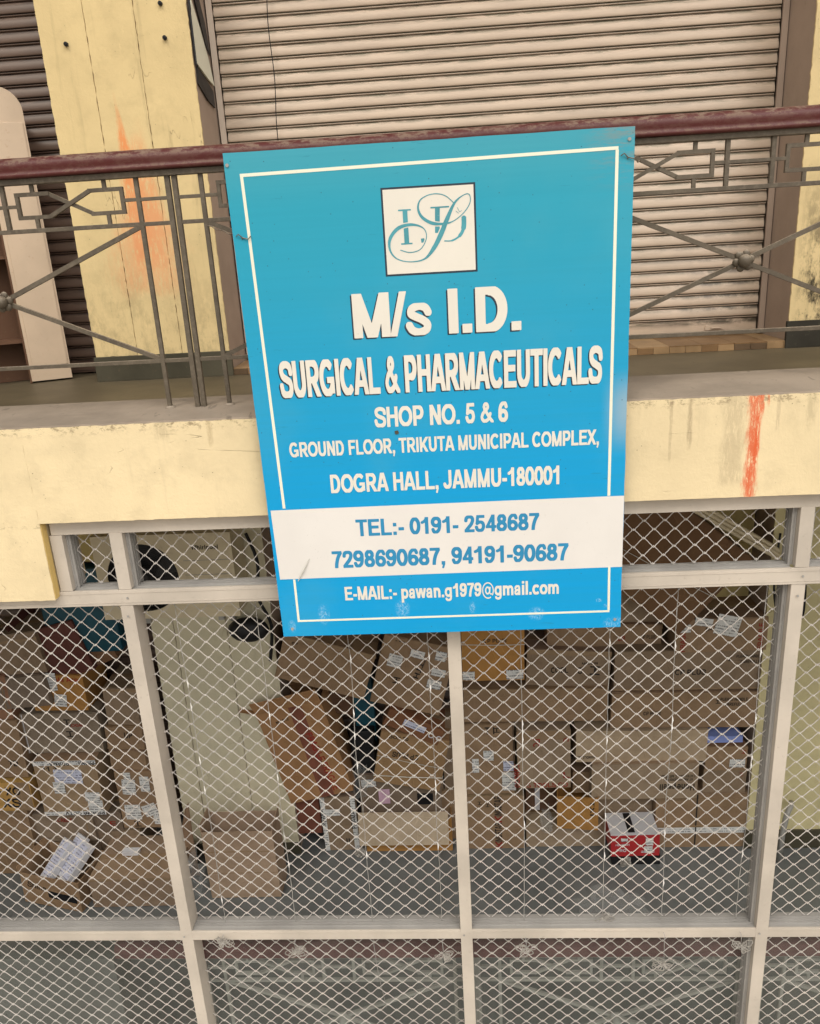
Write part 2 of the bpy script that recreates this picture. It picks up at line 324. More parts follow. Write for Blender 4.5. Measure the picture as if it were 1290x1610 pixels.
def m_tape():
    m = M('brown_packing_tape', 0.22, 0.5); b = m.noise(1.0, 4, m.map(m.obj(), (20, 4, 20)))
    m.bump(b, 0.003, 0.5)
    return m.color(m.mix(b, (0.24, 0.155, 0.085), (0.34, 0.24, 0.15)))
MAT['tape'] = m_tape()
MAT['red_tape'] = m_paint('faded_red_tape', (0.24, 0.085, 0.055), dark=0.7, dirt=(0.33, 0.19, 0.11), amount=0.6, rough=0.3, speck=0, sc=3)
def m_label(name, base, ink, rows=46.0):
    m = M(name, 0.45, 0.4); o = m.obj(); X, Y_, Z_ = m.xyz(o)
    row = m.math('FRACT', m.math('MULTIPLY', Z_, rows))
    line = m.math('MULTIPLY', m.step(row, 0.30, 0.36), m.step(row, 0.78, 0.72))
    wd = m.noise(1.0, 2, m.map(o, (130, 1, rows*0.5)), rough=0.5)
    gap = m.step(m.noise(1.0, 1, m.map(o, (14, 1, 26))), 0.40, 0.50)
    f = m.math('MULTIPLY', m.math('MULTIPLY', line, m.step(wd, 0.44, 0.50)), gap)
    c = m.mix(m.math('MULTIPLY', f, 0.75), base, ink)
    c = m.mix(m.math('MULTIPLY', m.step(m.noise(12, 4), 0.5, 0.75), 0.2), c, mul(base, 0.6))
    return m.color(c)
MAT['label'] = m_label('printed_paper_label', (0.68, 0.68, 0.67), (0.05, 0.05, 0.06))
MAT['label_blue'] = m_label('printed_bluish_label', (0.58, 0.60, 0.74), (0.06, 0.06, 0.12))

def m_glass():
    m = M('dusty_glass', 0.1)
    n, l = m.n, m.l
    out = n['Material Output']
    tr = n.new('ShaderNodeBsdfTransparent'); tr.inputs[0].default_value = (0.86, 0.89, 0.88, 1)
    gl = n.new('ShaderNodeBsdfGlossy'); gl.inputs['Roughness'].default_value = 0.06
    df = n.new('ShaderNodeBsdfDiffuse'); df.inputs[0].default_value = (0.42, 0.40, 0.37, 1)
    fr = n.new('ShaderNodeFresnel'); fr.inputs[0].default_value = 1.5
    a = n.new('ShaderNodeMixShader'); b = n.new('ShaderNodeMixShader')
    bf = n.new('ShaderNodeNewGeometry').outputs['Backfacing']; l.new(m.math('MULTIPLY', fr.outputs[0], m.math('SUBTRACT', 1.0, bf)), a.inputs[0]); l.new(tr.outputs[0], a.inputs[1]); l.new(gl.outputs[0], a.inputs[2])
    dust = m.step(m.noise(2.2, 6, rough=0.65), 0.25, 0.8, 0.02, 0.085)
    m.put(dust, b.inputs[0]); l.new(a.outputs[0], b.inputs[1]); l.new(df.outputs[0], b.inputs[2])
    l.new(b.outputs[0], out.inputs[0])
    return m.m
MAT['glass'] = m_glass()
def m_film(name, tint, alpha):
    m = M(name, 0.15, 0.6); m.set('Base Color', tint); m.set('Alpha', alpha)
    m.bump(m.noise(30, 4), 0.004, 0.6)
    return m.m
MAT['film'] = m_film('clear_plastic_film', (0.55, 0.56, 0.56), 0.16)
MAT['twine'] = m_film('clear_plastic_twine', (0.42, 0.40, 0.37), 0.6)
MAT['glint'] = m_film('shiny_twine_twist', (0.85, 0.83, 0.80), 0.9)  # near-white tone painting the light that glints on the twine
MAT['twine_knot'] = m_film('bunched_plastic_twine', (0.36, 0.335, 0.30), 0.85)

for k_ in ('plinth', 'plinth_black', 'jamb', 'board_side', 'tile_a', 'tile_b', 'tile_c'):
    MAT[k_].node_tree.nodes['Principled BSDF'].inputs['Specular IOR Level'].default_value = 0.12

# ------------------------------------------------------------------ object helpers
def link(o, parent=None):
    COL.objects.link(o)
    if parent is not None: o.parent = parent
    return o
def tag(o, label=None, cat=None, group=None, kind=None):
    if label: o['label'] = label
    if cat: o['category'] = cat
    if group: o['group'] = group
    if kind: o['kind'] = kind
    return o
def thing(name, label, cat, loc=(0, 0, 0), rot=(0, 0, 0), group=None):
    o = bpy.data.objects.new(name, None); link(o); o.empty_display_size = 0.1
    o.location = loc; o.rotation_euler = rot
    return tag(o, label, cat, group)
def meshobj(name, verts, faces, mat, parent=None, loc=(0, 0, 0), rot=(0, 0, 0), smooth=False):
    me = bpy.data.meshes.new(name); me.from_pydata([tuple(v) for v in verts], [], [tuple(f) for f in faces]); me.update()
    if mat: me.materials.append(MAT[mat] if isinstance(mat, str) else mat)
    if smooth: me.polygons.foreach_set('use_smooth', [True]*len(me.polygons))
    o = bpy.data.objects.new(name, me); link(o, parent); o.location = loc; o.rotation_euler = rot
    return o
class MB:
    """collects shapes into one mesh"""
    def __init__(s): s.v = []; s.f = []
    def add(s, vs, fs):
        k = len(s.v); s.v += [tuple(v) for v in vs]; s.f += [tuple(i+k for i in f) for f in fs]; return s
    def box(s, x0, x1, y0, y1, z0, z1, bev=0.0):
        if bev <= 0:
            vs = [(x, y, z) for x in (x0, x1) for y in (y0, y1) for z in (z0, z1)]
            return s.add(vs, [(0, 1, 3, 2), (4, 6, 7, 5), (0, 4, 5, 1), (2, 3, 7, 6), (0, 2, 6, 4), (1, 5, 7, 3)])
        bm = bmesh.new(); bmesh.ops.create_cube(bm, size=1)
        for v in bm.verts: v.co = Vector(((x0+x1)/2+v.co.x*(x1-x0), (y0+y1)/2+v.co.y*(y1-y0), (z0+z1)/2+v.co.z*(z1-z0)))
        bmesh.ops.bevel(bm, geom=bm.edges[:], offset=bev, segments=2, affect='EDGES', profile=0.6)
        bm.verts.index_update()
        s.add([v.co[:] for v in bm.verts], [[v.index for v in f.verts] for f in bm.faces]); bm.free(); return s
    def tube(s, pts, r, n=6, closed=False, cap=True, flat=None):
        pts = [Vector(p) for p in pts]; k0 = len(s.v); N = len(pts)
        up = Vector((0, 1, 0)); prev = None
        for i, p in enumerate(pts):
            d = (pts[min(i+1, N-1)] - pts[max(i-1, 0)])
            if closed: d = pts[(i+1) % N]-pts[i-1]
            d.normalize()
            a = (prev if prev is not None else (up if abs(d.dot(up)) < 0.9 else Vector((1, 0, 0))))
            a = (a - d*a.dot(d)).normalized(); prev = a; b = d.cross(a)
            rr = r[i] if isinstance(r, (list, tuple)) else r
            for k in range(n):
                t = 2*math.pi*(k+0.5)/n
                s.v.append(tuple(p + a*math.cos(t)*rr*(flat or 1) + b*math.sin(t)*rr))
        for i in range(N if closed else N-1):
            for k in range(n):
                a0 = k0+i*n+k; a1 = k0+i*n+(k+1) % n; b0 = k0+((i+1) % N)*n+k; b1 = k0+((i+1) % N)*n+(k+1) % n
                s.f.append((a0, a1, b1, b0))
        if cap and not closed:
            s.f.append(tuple(k0+k for k in range(n))[::-1]); s.f.append(tuple(k0+(N-1)*n+k for k in range(n)))
        return s
    def bar(s, p, q, w, t):
        """square bar between two points in an x-z plane; w across, t in y"""
        p, q = Vector(p), Vector(q); d = (q-p).normalized(); a = Vector((-d.z, 0, d.x))*w/2; b = Vector((0, t/2, 0))
        vs = [p-a-b, p+a-b, p+a+b, p-a+b, q-a-b, q+a-b, q+a+b, q-a+b]
        return s.add(vs, [(0, 1, 2, 3), (7, 6, 5, 4), (0, 4, 5, 1), (1, 5, 6, 2), (2, 6, 7, 3), (3, 7, 4, 0)])
    def sphere(s, c, r, n=10, m=7, sq=(1, 1, 1)):
        k0 = len(s.v); c = Vector(c)
        for i in range(m+1):
            ph = math.pi*i/m
            for k in range(n):
                th = 2*math.pi*k/n
                s.v.append((c.x+r*sq[0]*math.sin(ph)*math.cos(th), c.y+r*sq[1]*math.sin(ph)*math.sin(th), c.z+r*sq[2]*math.cos(ph)))
        for i in range(m):
            for k in range(n): s.f.append((k0+i*n+k, k0+i*n+(k+1) % n, k0+(i+1)*n+(k+1) % n, k0+(i+1)*n+k))
        return s
    def make(s, name, mat, parent=None, loc=(0, 0, 0), rot=(0, 0, 0), smooth=False):
        return meshobj(name, s.v, s.f, mat, parent, loc, rot, smooth)
def copy_as(src, name_parent, loc=None, rot=None):
    c = src.copy(); COL.objects.link(c); c.parent = name_parent
    if loc is not None: c.location = loc
    if rot is not None: c.rotation_euler = rot
    return c
def recalc(o):
    bm = bmesh.new(); bm.from_mesh(o.data); bmesh.ops.recalc_face_normals(bm, faces=bm.faces); bm.to_mesh(o.data); bm.free(); return o

# rough wall sheet: front face grid at y, with slightly uneven surface and ragged edges
def wall_face(name, x0, x1, z0, z1, y, mat, parent=None, nx=120, nz=14, amp=0.002, edge=0.004, back=0.1, loc=(0, 0, 0), seed=0):
    vs, fs = [], []
    for j in range(nz+1):
        for i in range(nx+1):
            x = x0+(x1-x0)*i/nx; z = z0+(z1-z0)*j/nz
            n = mnoise.noise(Vector((x*3+seed, 0, z*3)))*amp
            e = (mnoise.noise(Vector((x*23+seed, 3, j)))+0.6*mnoise.noise(Vector((x*70, 9, j))))*edge
            yy = y+n
            if j == 0: z += e*0.5
            if j == nz: z += min(e, 0.0006); yy += max(0, -e)*0.7
            if i in (0, nx): x += mnoise.noise(Vector((z*30, seed, 5)))*edge*0.6
            vs.append((x, yy, z))
    for j in range(nz):
        for i in range(nx):
            a = j*(nx+1)+i; fs.append((a, a+1, a+nx+2, a+nx+1))
    # border back to depth
    ring = [i for i in range(nx+1)]+[j*(nx+1)+nx for j in range(1, nz+1)]+[nz*(nx+1)+i for i in range(nx-1, -1, -1)]+[j*(nx+1) for j in range(nz-1, 0, -1)]
    k0 = len(vs)
    for r_ in ring: vs.append((vs[r_][0], y+back, vs[r_][2]))
    n = len(ring)
    for k in range(n): fs.append((ring[(k+1) % n], ring[k], k0+k, k0+(k+1) % n))
    fs.append(tuple(k0+k for k in range(n)))
    o = meshobj(name, vs, fs, mat, parent, loc, smooth=False)
    return o

# ------------------------------------------------------------------ lettering
def catmull(p, n=7):
    p = [p[0]]+list(p)+[p[-1]]; out = []
    for i in range(1, len(p)-2):
        for k in range(n):
            t = k/n; a, b, c, d = (np.array(q, float) for q in p[i-1:i+3])
            out.append(tuple(0.5*((2*b)+(-a+c)*t+(2*a-5*b+4*c-d)*t*t+(-a+3*b-3*c+d)*t**3)))
    out.append(tuple(p[-2])); return out
def arc(cx, cy, rx, ry, a0, a1, n=22):
    return [(cx+rx*math.cos(R(a0+(a1-a0)*k/n)), cy+ry*math.sin(R(a0+(a1-a0)*k/n))) for k in range(n+1)]
T = 0.20; H_ = T/2; XH = 0.725
L_ = lambda *p, w=T: ('s', list(p), w)
C_ = lambda pts, w=T: ('s', catmull(pts), w)
A_ = lambda *a, w=T: ('s', arc(*a), w)
G = {
 ' ': (0.39, []), 'A': (1.0, [L_((0.075, -.1), (0.50, 1.1)), L_((0.925, -.1), (0.50, 1.1)), L_((0.22, .30), (0.78, .30), w=.17)]),
 'B': (1.0, [L_((.19, 0), (.19, 1)), L_((.19, .915), (.54, .915), w=.17), L_((.19, .52), (.58, .52), w=.16), L_((.19, .085), (.58, .085), w=.17), A_(.54, .725, .22, .19, -90, 90), A_(.58, .295, .25, .215, -90, 90)]),
 'C': (1.0, [A_(.52, .5, .39, .415, 42, 318)]), 'D': (1.0, [L_((.19, 0), (.19, 1)), L_((.19, .915), (.45, .915), w=.17), L_((.19, .085), (.45, .085), w=.17), A_(.45, .5, .36, .415, -90, 90)]),
 'E': (.93, [L_((.19, 0), (.19, 1)), L_((.19, .915), (.86, .915), w=.17), L_((.19, .085), (.88, .085), w=.17), L_((.19, .52), (.80, .52), w=.17)]),
 'F': (.85, [L_((.19, 0), (.19, 1)), L_((.19, .915), (.80, .915), w=.17), L_((.19, .50), (.72, .50), w=.17)]),
 'G': (1.09, [A_(.53, .5, .41, .415, 42, 335), L_((.90, .07), (.90, .50), w=.18), L_((.56, .44), (.99, .44), w=.16)]),
 'H': (1.0, [L_((.19, 0), (.19, 1)), L_((.82, 0), (.82, 1)), L_((.19, .52), (.82, .52), w=.17)]),
 'I': (.39, [L_((.195, 0), (.195, 1))]), 'J': (.78, [L_((.58, .30), (.58, 1)), A_(.335, .30, .245, .215, 0, -170)]),
 'K': (1.0, [L_((.19, 0), (.19, 1)), L_((.18, .28), (.97, 1.08)), L_((.40, .56), (.94, -.12))]),
 'L': (.85, [L_((.19, 0), (.19, 1)), L_((.19, .085), (.82, .085), w=.17)]),
 'M': (1.16, [L_((.18, 0), (.18, 1), w=.18), L_((.98, 0), (.98, 1), w=.18), L_((.17, 1.06), (.58, -.04), w=.18), L_((.99, 1.06), (.58, -.04), w=.18)]),
 'N': (1.0, [L_((.19, 0), (.19, 1)), L_((.81, 0), (.81, 1)), L_((.16, 1.04), (.84, -.04))]),
 'O': (1.09, [A_(.545, .5, .425, .415, 0, 360, 32)]),
 'P': (.93, [L_((.19, 0), (.19, 1)), L_((.19, .915), (.52, .915), w=.17), L_((.19, .42), (.52, .42), w=.17), A_(.52, .668, .25, .248, -90, 90)]),
 'R': (1.0, [L_((.19, 0), (.19, 1)), L_((.19, .915), (.56, .915), w=.17), L_((.19, .46), (.56, .46), w=.17), A_(.56, .688, .25, .228, -90, 90), L_((.50, .46), (.93, -.08))]),
 'S': (.93, [C_([(.83, .68), (.76, .85), (.47, .915), (.20, .84), (.18, .68), (.30, .57), (.52, .50), (.74, .42), (.80, .26), (.70, .12), (.45, .083), (.19, .14), (.11, .34)], .185)]),
 'T': (.85, [L_((.425, 0), (.425, 1)), L_((.03, .915), (.82, .915), w=.17)]),
 'U': (1.0, [L_((.19, .36), (.19, 1)), L_((.81, .36), (.81, 1)), A_(.50, .38, .31, .295, 180, 360)]),
 'X': (.93, [L_((.02, -.12), (.91, 1.12)), L_((.91, -.12), (.02, 1.12))]),
 'W': (1.3, [L_((.10, 1.1), (.36, -.06), w=.18), L_((.36, -.06), (.65, 1.1), w=.18), L_((.65, 1.1), (.94, -.06), w=.18), L_((.94, -.06), (1.20, 1.1), w=.18)]),
 'V': (.93, [L_((.09, 1.08), (.465, -.06)), L_((.84, 1.08), (.465, -.06))]),
 'Y': (.93, [L_((.07, 1.1), (.465, .40)), L_((.86, 1.1), (.465, .40)), L_((.465, 0), (.465, .45))]),
 '&': (1.0, [C_([(.96, .03), (.72, .24), (.42, .58), (.31, .76), (.38, .90), (.53, .90), (.60, .77), (.48, .63), (.24, .48), (.12, .28), (.22, .11), (.42, .085), (.64, .19), (.80, .46)], .165)]),
 '/': (.39, [L_((.0, -.1), (.38, 1.1), w=.12)]), '.': (.39, [L_((.195, 0), (.195, .20), w=.20)]),
 ',': (.39, [L_((.195, 0), (.195, .20), w=.20), L_((.25, .05), (.15, -.20), w=.09)]), ':': (.47, [L_((.235, 0), (.235, .20), w=.20), L_((.235, .52), (.235, .72), w=.20)]),
 '-': (.47, [L_((.06, .36), (.41, .36), w=.18)]), '+': (.8, [L_((.08, .45), (.72, .45), w=.17), L_((.4, .13), (.4, .77), w=.17)]),
 '0': (.78, [A_(.39, .5, .275, .415, 0, 360, 30)]), '1': (.78, [L_((.47, 0), (.47, 1)), C_([(.47, .95), (.33, .77), (.12, .68)], .15)]),
 '2': (.78, [C_([(.13, .68), (.19, .86), (.39, .915), (.58, .86), (.62, .69), (.50, .46), (.28, .25), (.13, .09)], .185), L_((.05, .085), (.72, .085), w=.17)]),
 '4': (.78, [L_((.54, 0), (.54, 1), w=.19), L_((.04, .29), (.74, .29), w=.16), L_((.10, .27), (.56, 1.0), w=.15)]),
 '5': (.78, [L_((.19, .915), (.68, .915), w=.17), L_((.23, .99), (.16, .46), w=.16), C_([(.15, .50), (.34, .585), (.55, .54), (.625, .34), (.54, .14), (.36, .085), (.18, .14), (.10, .30)], .18)]),
 '6': (.78, [A_(.40, .315, .255, .225, 0, 360, 26), C_([(.65, .74), (.56, .90), (.38, .91), (.21, .77), (.145, .52), (.155, .30)], .18)]),
 '7': (.78, [L_((.06, .915), (.72, .915), w=.17), C_([(.66, .90), (.46, .60), (.34, .25), (.31, -.02)], .19)]),
 '8': (.78, [A_(.39, .725, .205, .19, 0, 360, 24), A_(.39, .295, .255, .21, 0, 360, 26)]),
 '9': (.78, [A_(.38, .685, .255, .225, 0, 360, 26), C_([(.13, .26), (.22, .10), (.40, .09), (.57, .23), (.635, .48), (.625, .70)], .18)]),
 'a': (.78, [L_((.56, .0), (.56, .48), w=.19), C_([(.56, .42), (.54, .60), (.37, .65), (.21, .60), (.15, .48)], .16), C_([(.56, .40), (.33, .36), (.16, .28), (.16, .13), (.32, .075), (.50, .17), (.56, .30)], .155)]),
 'c': (.78, [A_(.42, .36, .29, .285, 45, 315, 24, w=.19)]), 'e': (.78, [A_(.39, .36, .275, .285, 0, 320, 26, w=.18), L_((.15, .35), (.70, .35), w=.13)]),
 'g': (.85, [A_(.39, .37, .265, .27, 0, 360, 26, w=.18), L_((.66, -.04), (.66, XH), w=.19), A_(.40, -.04, .26, .17, 0, -165, w=.16)]),
 'h': (.85, [L_((.19, 0), (.19, 1)), L_((.66, 0), (.66, .42)), A_(.42, .40, .24, .245, 0, 170)]),
 'i': (.39, [L_((.195, 0), (.195, XH)), L_((.195, .83), (.195, 1.0))]), 'l': (.39, [L_((.195, 0), (.195, 1))]),
 'm': (1.24, [L_((.18, 0), (.18, XH), w=.19), L_((.62, 0), (.62, .44), w=.19), L_((1.06, 0), (1.06, .44), w=.19), A_(.40, .42, .22, .22, 0, 165, w=.18), A_(.84, .42, .22, .22, 0, 165, w=.18)]),
 'n': (.85, [L_((.19, 0), (.19, XH)), L_((.66, 0), (.66, .42)), A_(.42, .40, .24, .245, 0, 170)]),
 'o': (.85, [A_(.425, .36, .295, .285, 0, 360, 28, w=.19)]), 'p': (.85, [L_((.19, -.29), (.19, XH)), A_(.45, .36, .265, .275, 0, 360, 26, w=.18)]),
 'r': (.54, [L_((.19, 0), (.19, XH)), A_(.42, .40, .23, .245, 90, 175, 10, w=.18)]),
 's': (.78, [C_([(.66, .50), (.57, .62), (.38, .655), (.20, .60), (.17, .49), (.30, .42), (.50, .34), (.62, .24), (.58, .12), (.38, .07), (.19, .12), (.10, .24)], .16)]),
 'w': (1.09, [L_((.08, .80), (.30, -.05), w=.17), L_((.30, -.05), (.545, .80), w=.17), L_((.545, .80), (.79, -.05), w=.17), L_((.79, -.05), (1.01, .80), w=.17)]),
 'y': (.78, [L_((.09, .80), (.40, -.02), w=.18), L_((.70, .80), (.30, -.30), w=.18)]),
 '@': (1.36, [A_(.68, .40, .57, .56, -40, 300, 36, w=.085), A_(.64, .40, .21, .24, 0, 360, 24, w=.11), L_((.91, .66), (.84, .20), w=.11), A_(1.0, .30, .16, .16, 180, 300, 10, w=.085), A_(.68, .40, .57, .56, -40, 20, 12, w=.085)]),
}
def sdf(prims, X, Y):
    D = np.full(X.shape, 9.0)
    for (_, pts, w) in prims:
        ws = w if isinstance(w, (list, tuple)) else [w]*len(pts)
        for i in range(len(pts)-1):
            ax, ay = pts[i]; bx, by = pts[i+1]; dx, dy = bx-ax, by-ay; Ln = math.hypot(dx, dy)
            if Ln < 1e-9: continue
            ux, uy = dx/Ln, dy/Ln
            t = (X-ax)*ux+(Y-ay)*uy; q = np.abs(-(X-ax)*uy+(Y-ay)*ux)
            hw = (ws[i]+(ws[i+1]-ws[i])*np.clip(t/Ln, 0, 1))/2
            D = np.minimum(D, np.maximum(q-hw, np.maximum(-t, t-Ln)))
            if i > 0: D = np.minimum(D, np.hypot(X-ax, Y-ay)-ws[i]/2)
    return D
def contour(D, xs, ys):
    """filled polygons of D<0 on a grid"""
    polys = []; ins = D < 0; ny, nx = D.shape
    for j in range(ny-1):
        run = None
        row = ins[j] & ins[j+1]
        anyr = ins[j] | ins[j+1]
        for i in range(nx-1):
            full = row[i] and row[i+1]
            if full:
                if run is None: run = i
                continue
            if run is not None:
                polys.append([(xs[run], ys[j]), (xs[i], ys[j]), (xs[i], ys[j+1]), (xs[run], ys[j+1])]); run = None
            if not (anyr[i] or anyr[i+1]): continue
            cs = [(i, j), (i+1, j), (i+1, j+1), (i, j+1)]; p = []
            for k in range(4):
                (a, b), (c, d) = cs[k], cs[(k+1) % 4]; da, dc = D[b, a], D[d, c]
                if da < 0: p.append((xs[a], ys[b]))
                if (da < 0) != (dc < 0):
                    t = da/(da-dc); p.append((xs[a]+(xs[c]-xs[a])*t, ys[b]+(ys[d]-ys[b])*t))
            if len(p) >= 3: polys.append(p)
        if run is not None: polys.append([(xs[run], ys[j]), (xs[nx-1], ys[j]), (xs[nx-1], ys[j+1]), (xs[run], ys[j+1])])
    return polys
_gc = {}
def glyph(ch, st, b=0.0):
    k = (ch, st, b)
    if k not in _gc:
        W, pr = G[ch]; low = ch in 'acegmnoprswy'
        top = XH if low else 1.0
        if ch in 'i': top = 1.0
        xs = np.arange(-0.08, W+0.10, st); y0 = -0.32 if ch in 'gpy,@' else 0.0
        ys = np.unique(np.concatenate([np.arange(y0-st, top+st, st)]))
        X, Y = np.meshgrid(xs, ys); D = sdf(pr, X, Y) if pr else np.full(X.shape, 9.0)
        if b and pr:      # widen the stems sideways only, as in a bold condensed face
            bb = b*(0.3 if ch == '@' else 0.6 if ch in 'aegs&' else 1.0)
            D = np.minimum(np.minimum(sdf(pr, X-bb, Y), sdf(pr, X+bb, Y)), D)-0.004
        if ch not in '@&SC': D = np.maximum(D, Y-top)
        if y0 == 0.0 and ch not in '@': D = np.maximum(D, -Y)
        if ch == '/': D = np.maximum(D, -Y)
        _gc[k] = (W, contour(D, xs, ys) if pr else [])
    return _gc[k]
def text_width(t): return sum(G[c][0] for c in t)
def text_geo(t, x0, z0, width, cap, st=0.025, italic=0.0, bold=0.0):
    """polygons of a line of lettering in an x-z frame; exact ink width = width"""
    sx = width/(text_width(t)-0.12); vs, fs = [], []; cx = -0.06
    for c in t:
        W, po = glyph(c, st, bold)
        for p in po:
            k = len(vs); vs += [(x0+(cx+a+italic*b)*sx, z0+b*cap) for a, b in p]; fs.append(tuple(range(k, k+len(p))))
        cx += W
    return vs, fs
def print_text(t, parent, x0, z0, width, cap, y, mat, name='lettering', st=0.025, italic=0.0, rot=0.0, bold=0.0):
    vs, fs = text_geo(t, 0, 0, width, cap, st, italic, bold)
    c, s = math.cos(rot), math.sin(rot)
    o = meshobj(name, [(x0+c*a-s*b, y, z0+s*a+c*b) for a, b in vs], fs, mat, parent)
    return o

# ================================================================== SETTING
ZF, ZL = -0.70, -4.42       # corridor floor and lower-room floor
g = meshobj('ground', [(-400, -400, -4.62), (400, -400, -4.62), (400, 400, -4.62), (-400, 400, -4.62)], [(0, 1, 2, 3)], 'ground'); tag(g, kind='structure')
o = MB().box(-5.2, 4.6, 0.392, 3.0, ZF-0.12, ZF).make('corridor_floor', 'corridor_floor'); tag(o, kind='structure')
o = MB().box(-5.2, 4.6, 0.02, 3.0, ZL-0.2, ZL).make('lower_floor', 'lower_floor'); tag(o, kind='structure')
o = MB().box(-5.2, 4.6, 1.45, 3.0, 2.95, 3.2).make('ceiling', 'ceiling'); tag(o, kind='structure')  # unseen slab added to shade the corridor, front cut back for more light
o = MB().box(-5.2, 4.6, 0.40, 3.0, -0.99, ZF-0.124).make('lower_ceiling', 'dark_ceiling'); tag(o, kind='structure')

# balcony beam: plaster face, cement ledge, deep pier at the left
beam = thing('balcony_beam', 'long cream plastered balcony beam with a grey cement ledge and a red paint run at its right', 'beam', (0, 0, -1.0))
wall_face('plaster_face', -1.70, 4.6, 0.012, 0.402, 0.0, 'beam', beam, nx=420, nz=16, back=0.38)
wall_face('plaster_face', -5.2, -1.7005, -0.327, 0.402, 0.0, 'beam', beam, nx=260, nz=30, back=0.30, seed=4)
MB().box(-1.7003, -1.6975, 0.004, 0.042, -0.323, 0.010).make('painted_return', 'beam_return', beam)
vs, fs = [], []
nx = 500
for i in range(nx+1):
    x = -5.2+9.8*i/nx; e = (mnoise.noise(Vector((x*23, 3, 2)))+0.6*mnoise.noise(Vector((x*60, 1, 2))))*0.004
    vs += [(x, 0.006+abs(e), 0.395), (x, 0.010+abs(e), 0.4085+e*0.3), (x, 0.20, 0.424+e*0.3), (x, 0.389+e*0.4, 0.430), (x, 0.391, 0.29)]
for i in range(nx):
    for k in range(4): a = i*5+k; fs.append((a, a+5, a+6, a+1))
meshobj('cement_ledge', vs, fs, 'ledge', beam)
o = MB().box(-5.2, 4.6, 0.02, 0.385, 0.02, 0.394).make('core', 'ledge', beam)

# columns of the upper corridor
def column(x0, x1, y, ztop, zplinth, zbase, label, mat, pl_mat, side, grooves=(), gap=0.0018):
    t = thing('plastered_column', label, 'column', ((x0+x1)/2, y, zbase)); ox = (x0+x1)/2
    xs = [x0]+list(grooves)+[x1]
    for k in range(len(xs)-1):
        a = xs[k]+(gap if k else 0); b = xs[k+1]-(gap if k < len(xs)-2 else 0)
        wall_face('plaster_panel', a-ox, b-ox, zplinth-zbase, ztop-zbase, 0.0, mat, t, nx=10, nz=200, amp=0.003, edge=0.008, back=0.0115, seed=k*7+x0)
    MB().box(x0-ox+0.001, x1-ox-0.001, 0.012, 0.60, 0.0, ztop-zbase).make('core', 'jamb', t)
    MB().box(x0-ox-0.012, x1-ox+0.012, -0.014, 0.0105, 0.0, zplinth-zbase, 0.003).make('plinth', pl_mat, t)
    return t
column(-2.195, -1.362, 1.90, 2.95, -0.55, ZF, 'yellow plastered column with orange smears behind the upper railing', 'column', 'plinth', 1, grooves=(-1.932, -1.653))
column(1.955, 4.6, 1.90, 2.95, -0.545, ZF, 'yellow plastered column with black mould at the far right', 'column_right', 'plinth_black', -1)
column(-2.20, -1.335, 2.03, -1.0, ZL+0.10, ZL, 'dull cream column behind the mesh with the air conditioner on it', 'lower_wall', 'plinth', 1, grooves=(-2.04, -1.66), gap=0.0034)
column(2.035, 4.6, 2.03, -1.0, ZL+0.16, ZL, 'dull cream wall behind the mesh at the far right', 'lower_wall_right', 'plinth', -1)
w = MB().box(-5.2, -2.205, 2.05, 2.44, -1.95, -1.0).box(-1.33, 2.03, 2.05, 2.44, -1.50, -1.0).box(1.15, 2.03, 2.36, 2.45, -2.75, -1.501).make('wall_lintel', 'lintel'); tag(w, 'dull cream lintel wall above the stacked boxes behind the mesh', 'wall')
# end walls
w = MB().box(-5.4, -5.2, 0.0, 3.2, -4.62, 3.2).make('end_wall', 'lower_wall'); tag(w, 'plastered end wall far off to the left', 'wall')
w = MB().box(4.6, 4.8, 0.0, 3.2, -4.62, 3.2).make('end_wall', 'lower_wall'); tag(w, 'plastered end wall far off to the right', 'wall')
w = MB().box(-5.2, 4.6, 3.0, 3.2, -4.62, 3.2).make('rear_wall', 'lower_wall'); tag(w, 'plain plastered rear wall behind the roller shutters', 'wall')

# roller shutters -------------------------------------------------
SP = 0.0742
def slat_mesh(w, mat):
    pr = [(-0.003, 0.0), (-0.0075, 0.0025), (-0.0078, 0.0068), (-0.002, 0.009), (0.008, 0.0102), (0.008, 0.0118), (-0.0125, 0.0128), (-0.0145, 0.018), (-0.0142, 0.030), (-0.0105, 0.046), (-0.0045, 0.060), (0.0005, 0.068), (0.003, 0.0738)]
    n = 40; vs, fs = [], []
    for i in range(n+1):
        x = -w/2+w*i/n
        for k, (y, z) in enumerate(pr):
            d = mnoise.noise(Vector((x*4, k*0.4, 1)))*0.0005
            vs.append((x, y+d, z+d*0.7))
    m = len(pr)
    for i in range(n):
        for k in range(m-1): a = i*m+k; fs.append((a, a+m, a+m+1, a+1))
    me = bpy.data.meshes.new('slat'); me.from_pydata(vs, [], fs); me.update(); me.materials.append(MAT[mat])
    me.polygons.foreach_set('use_smooth', [True]*len(me.polygons)); return me
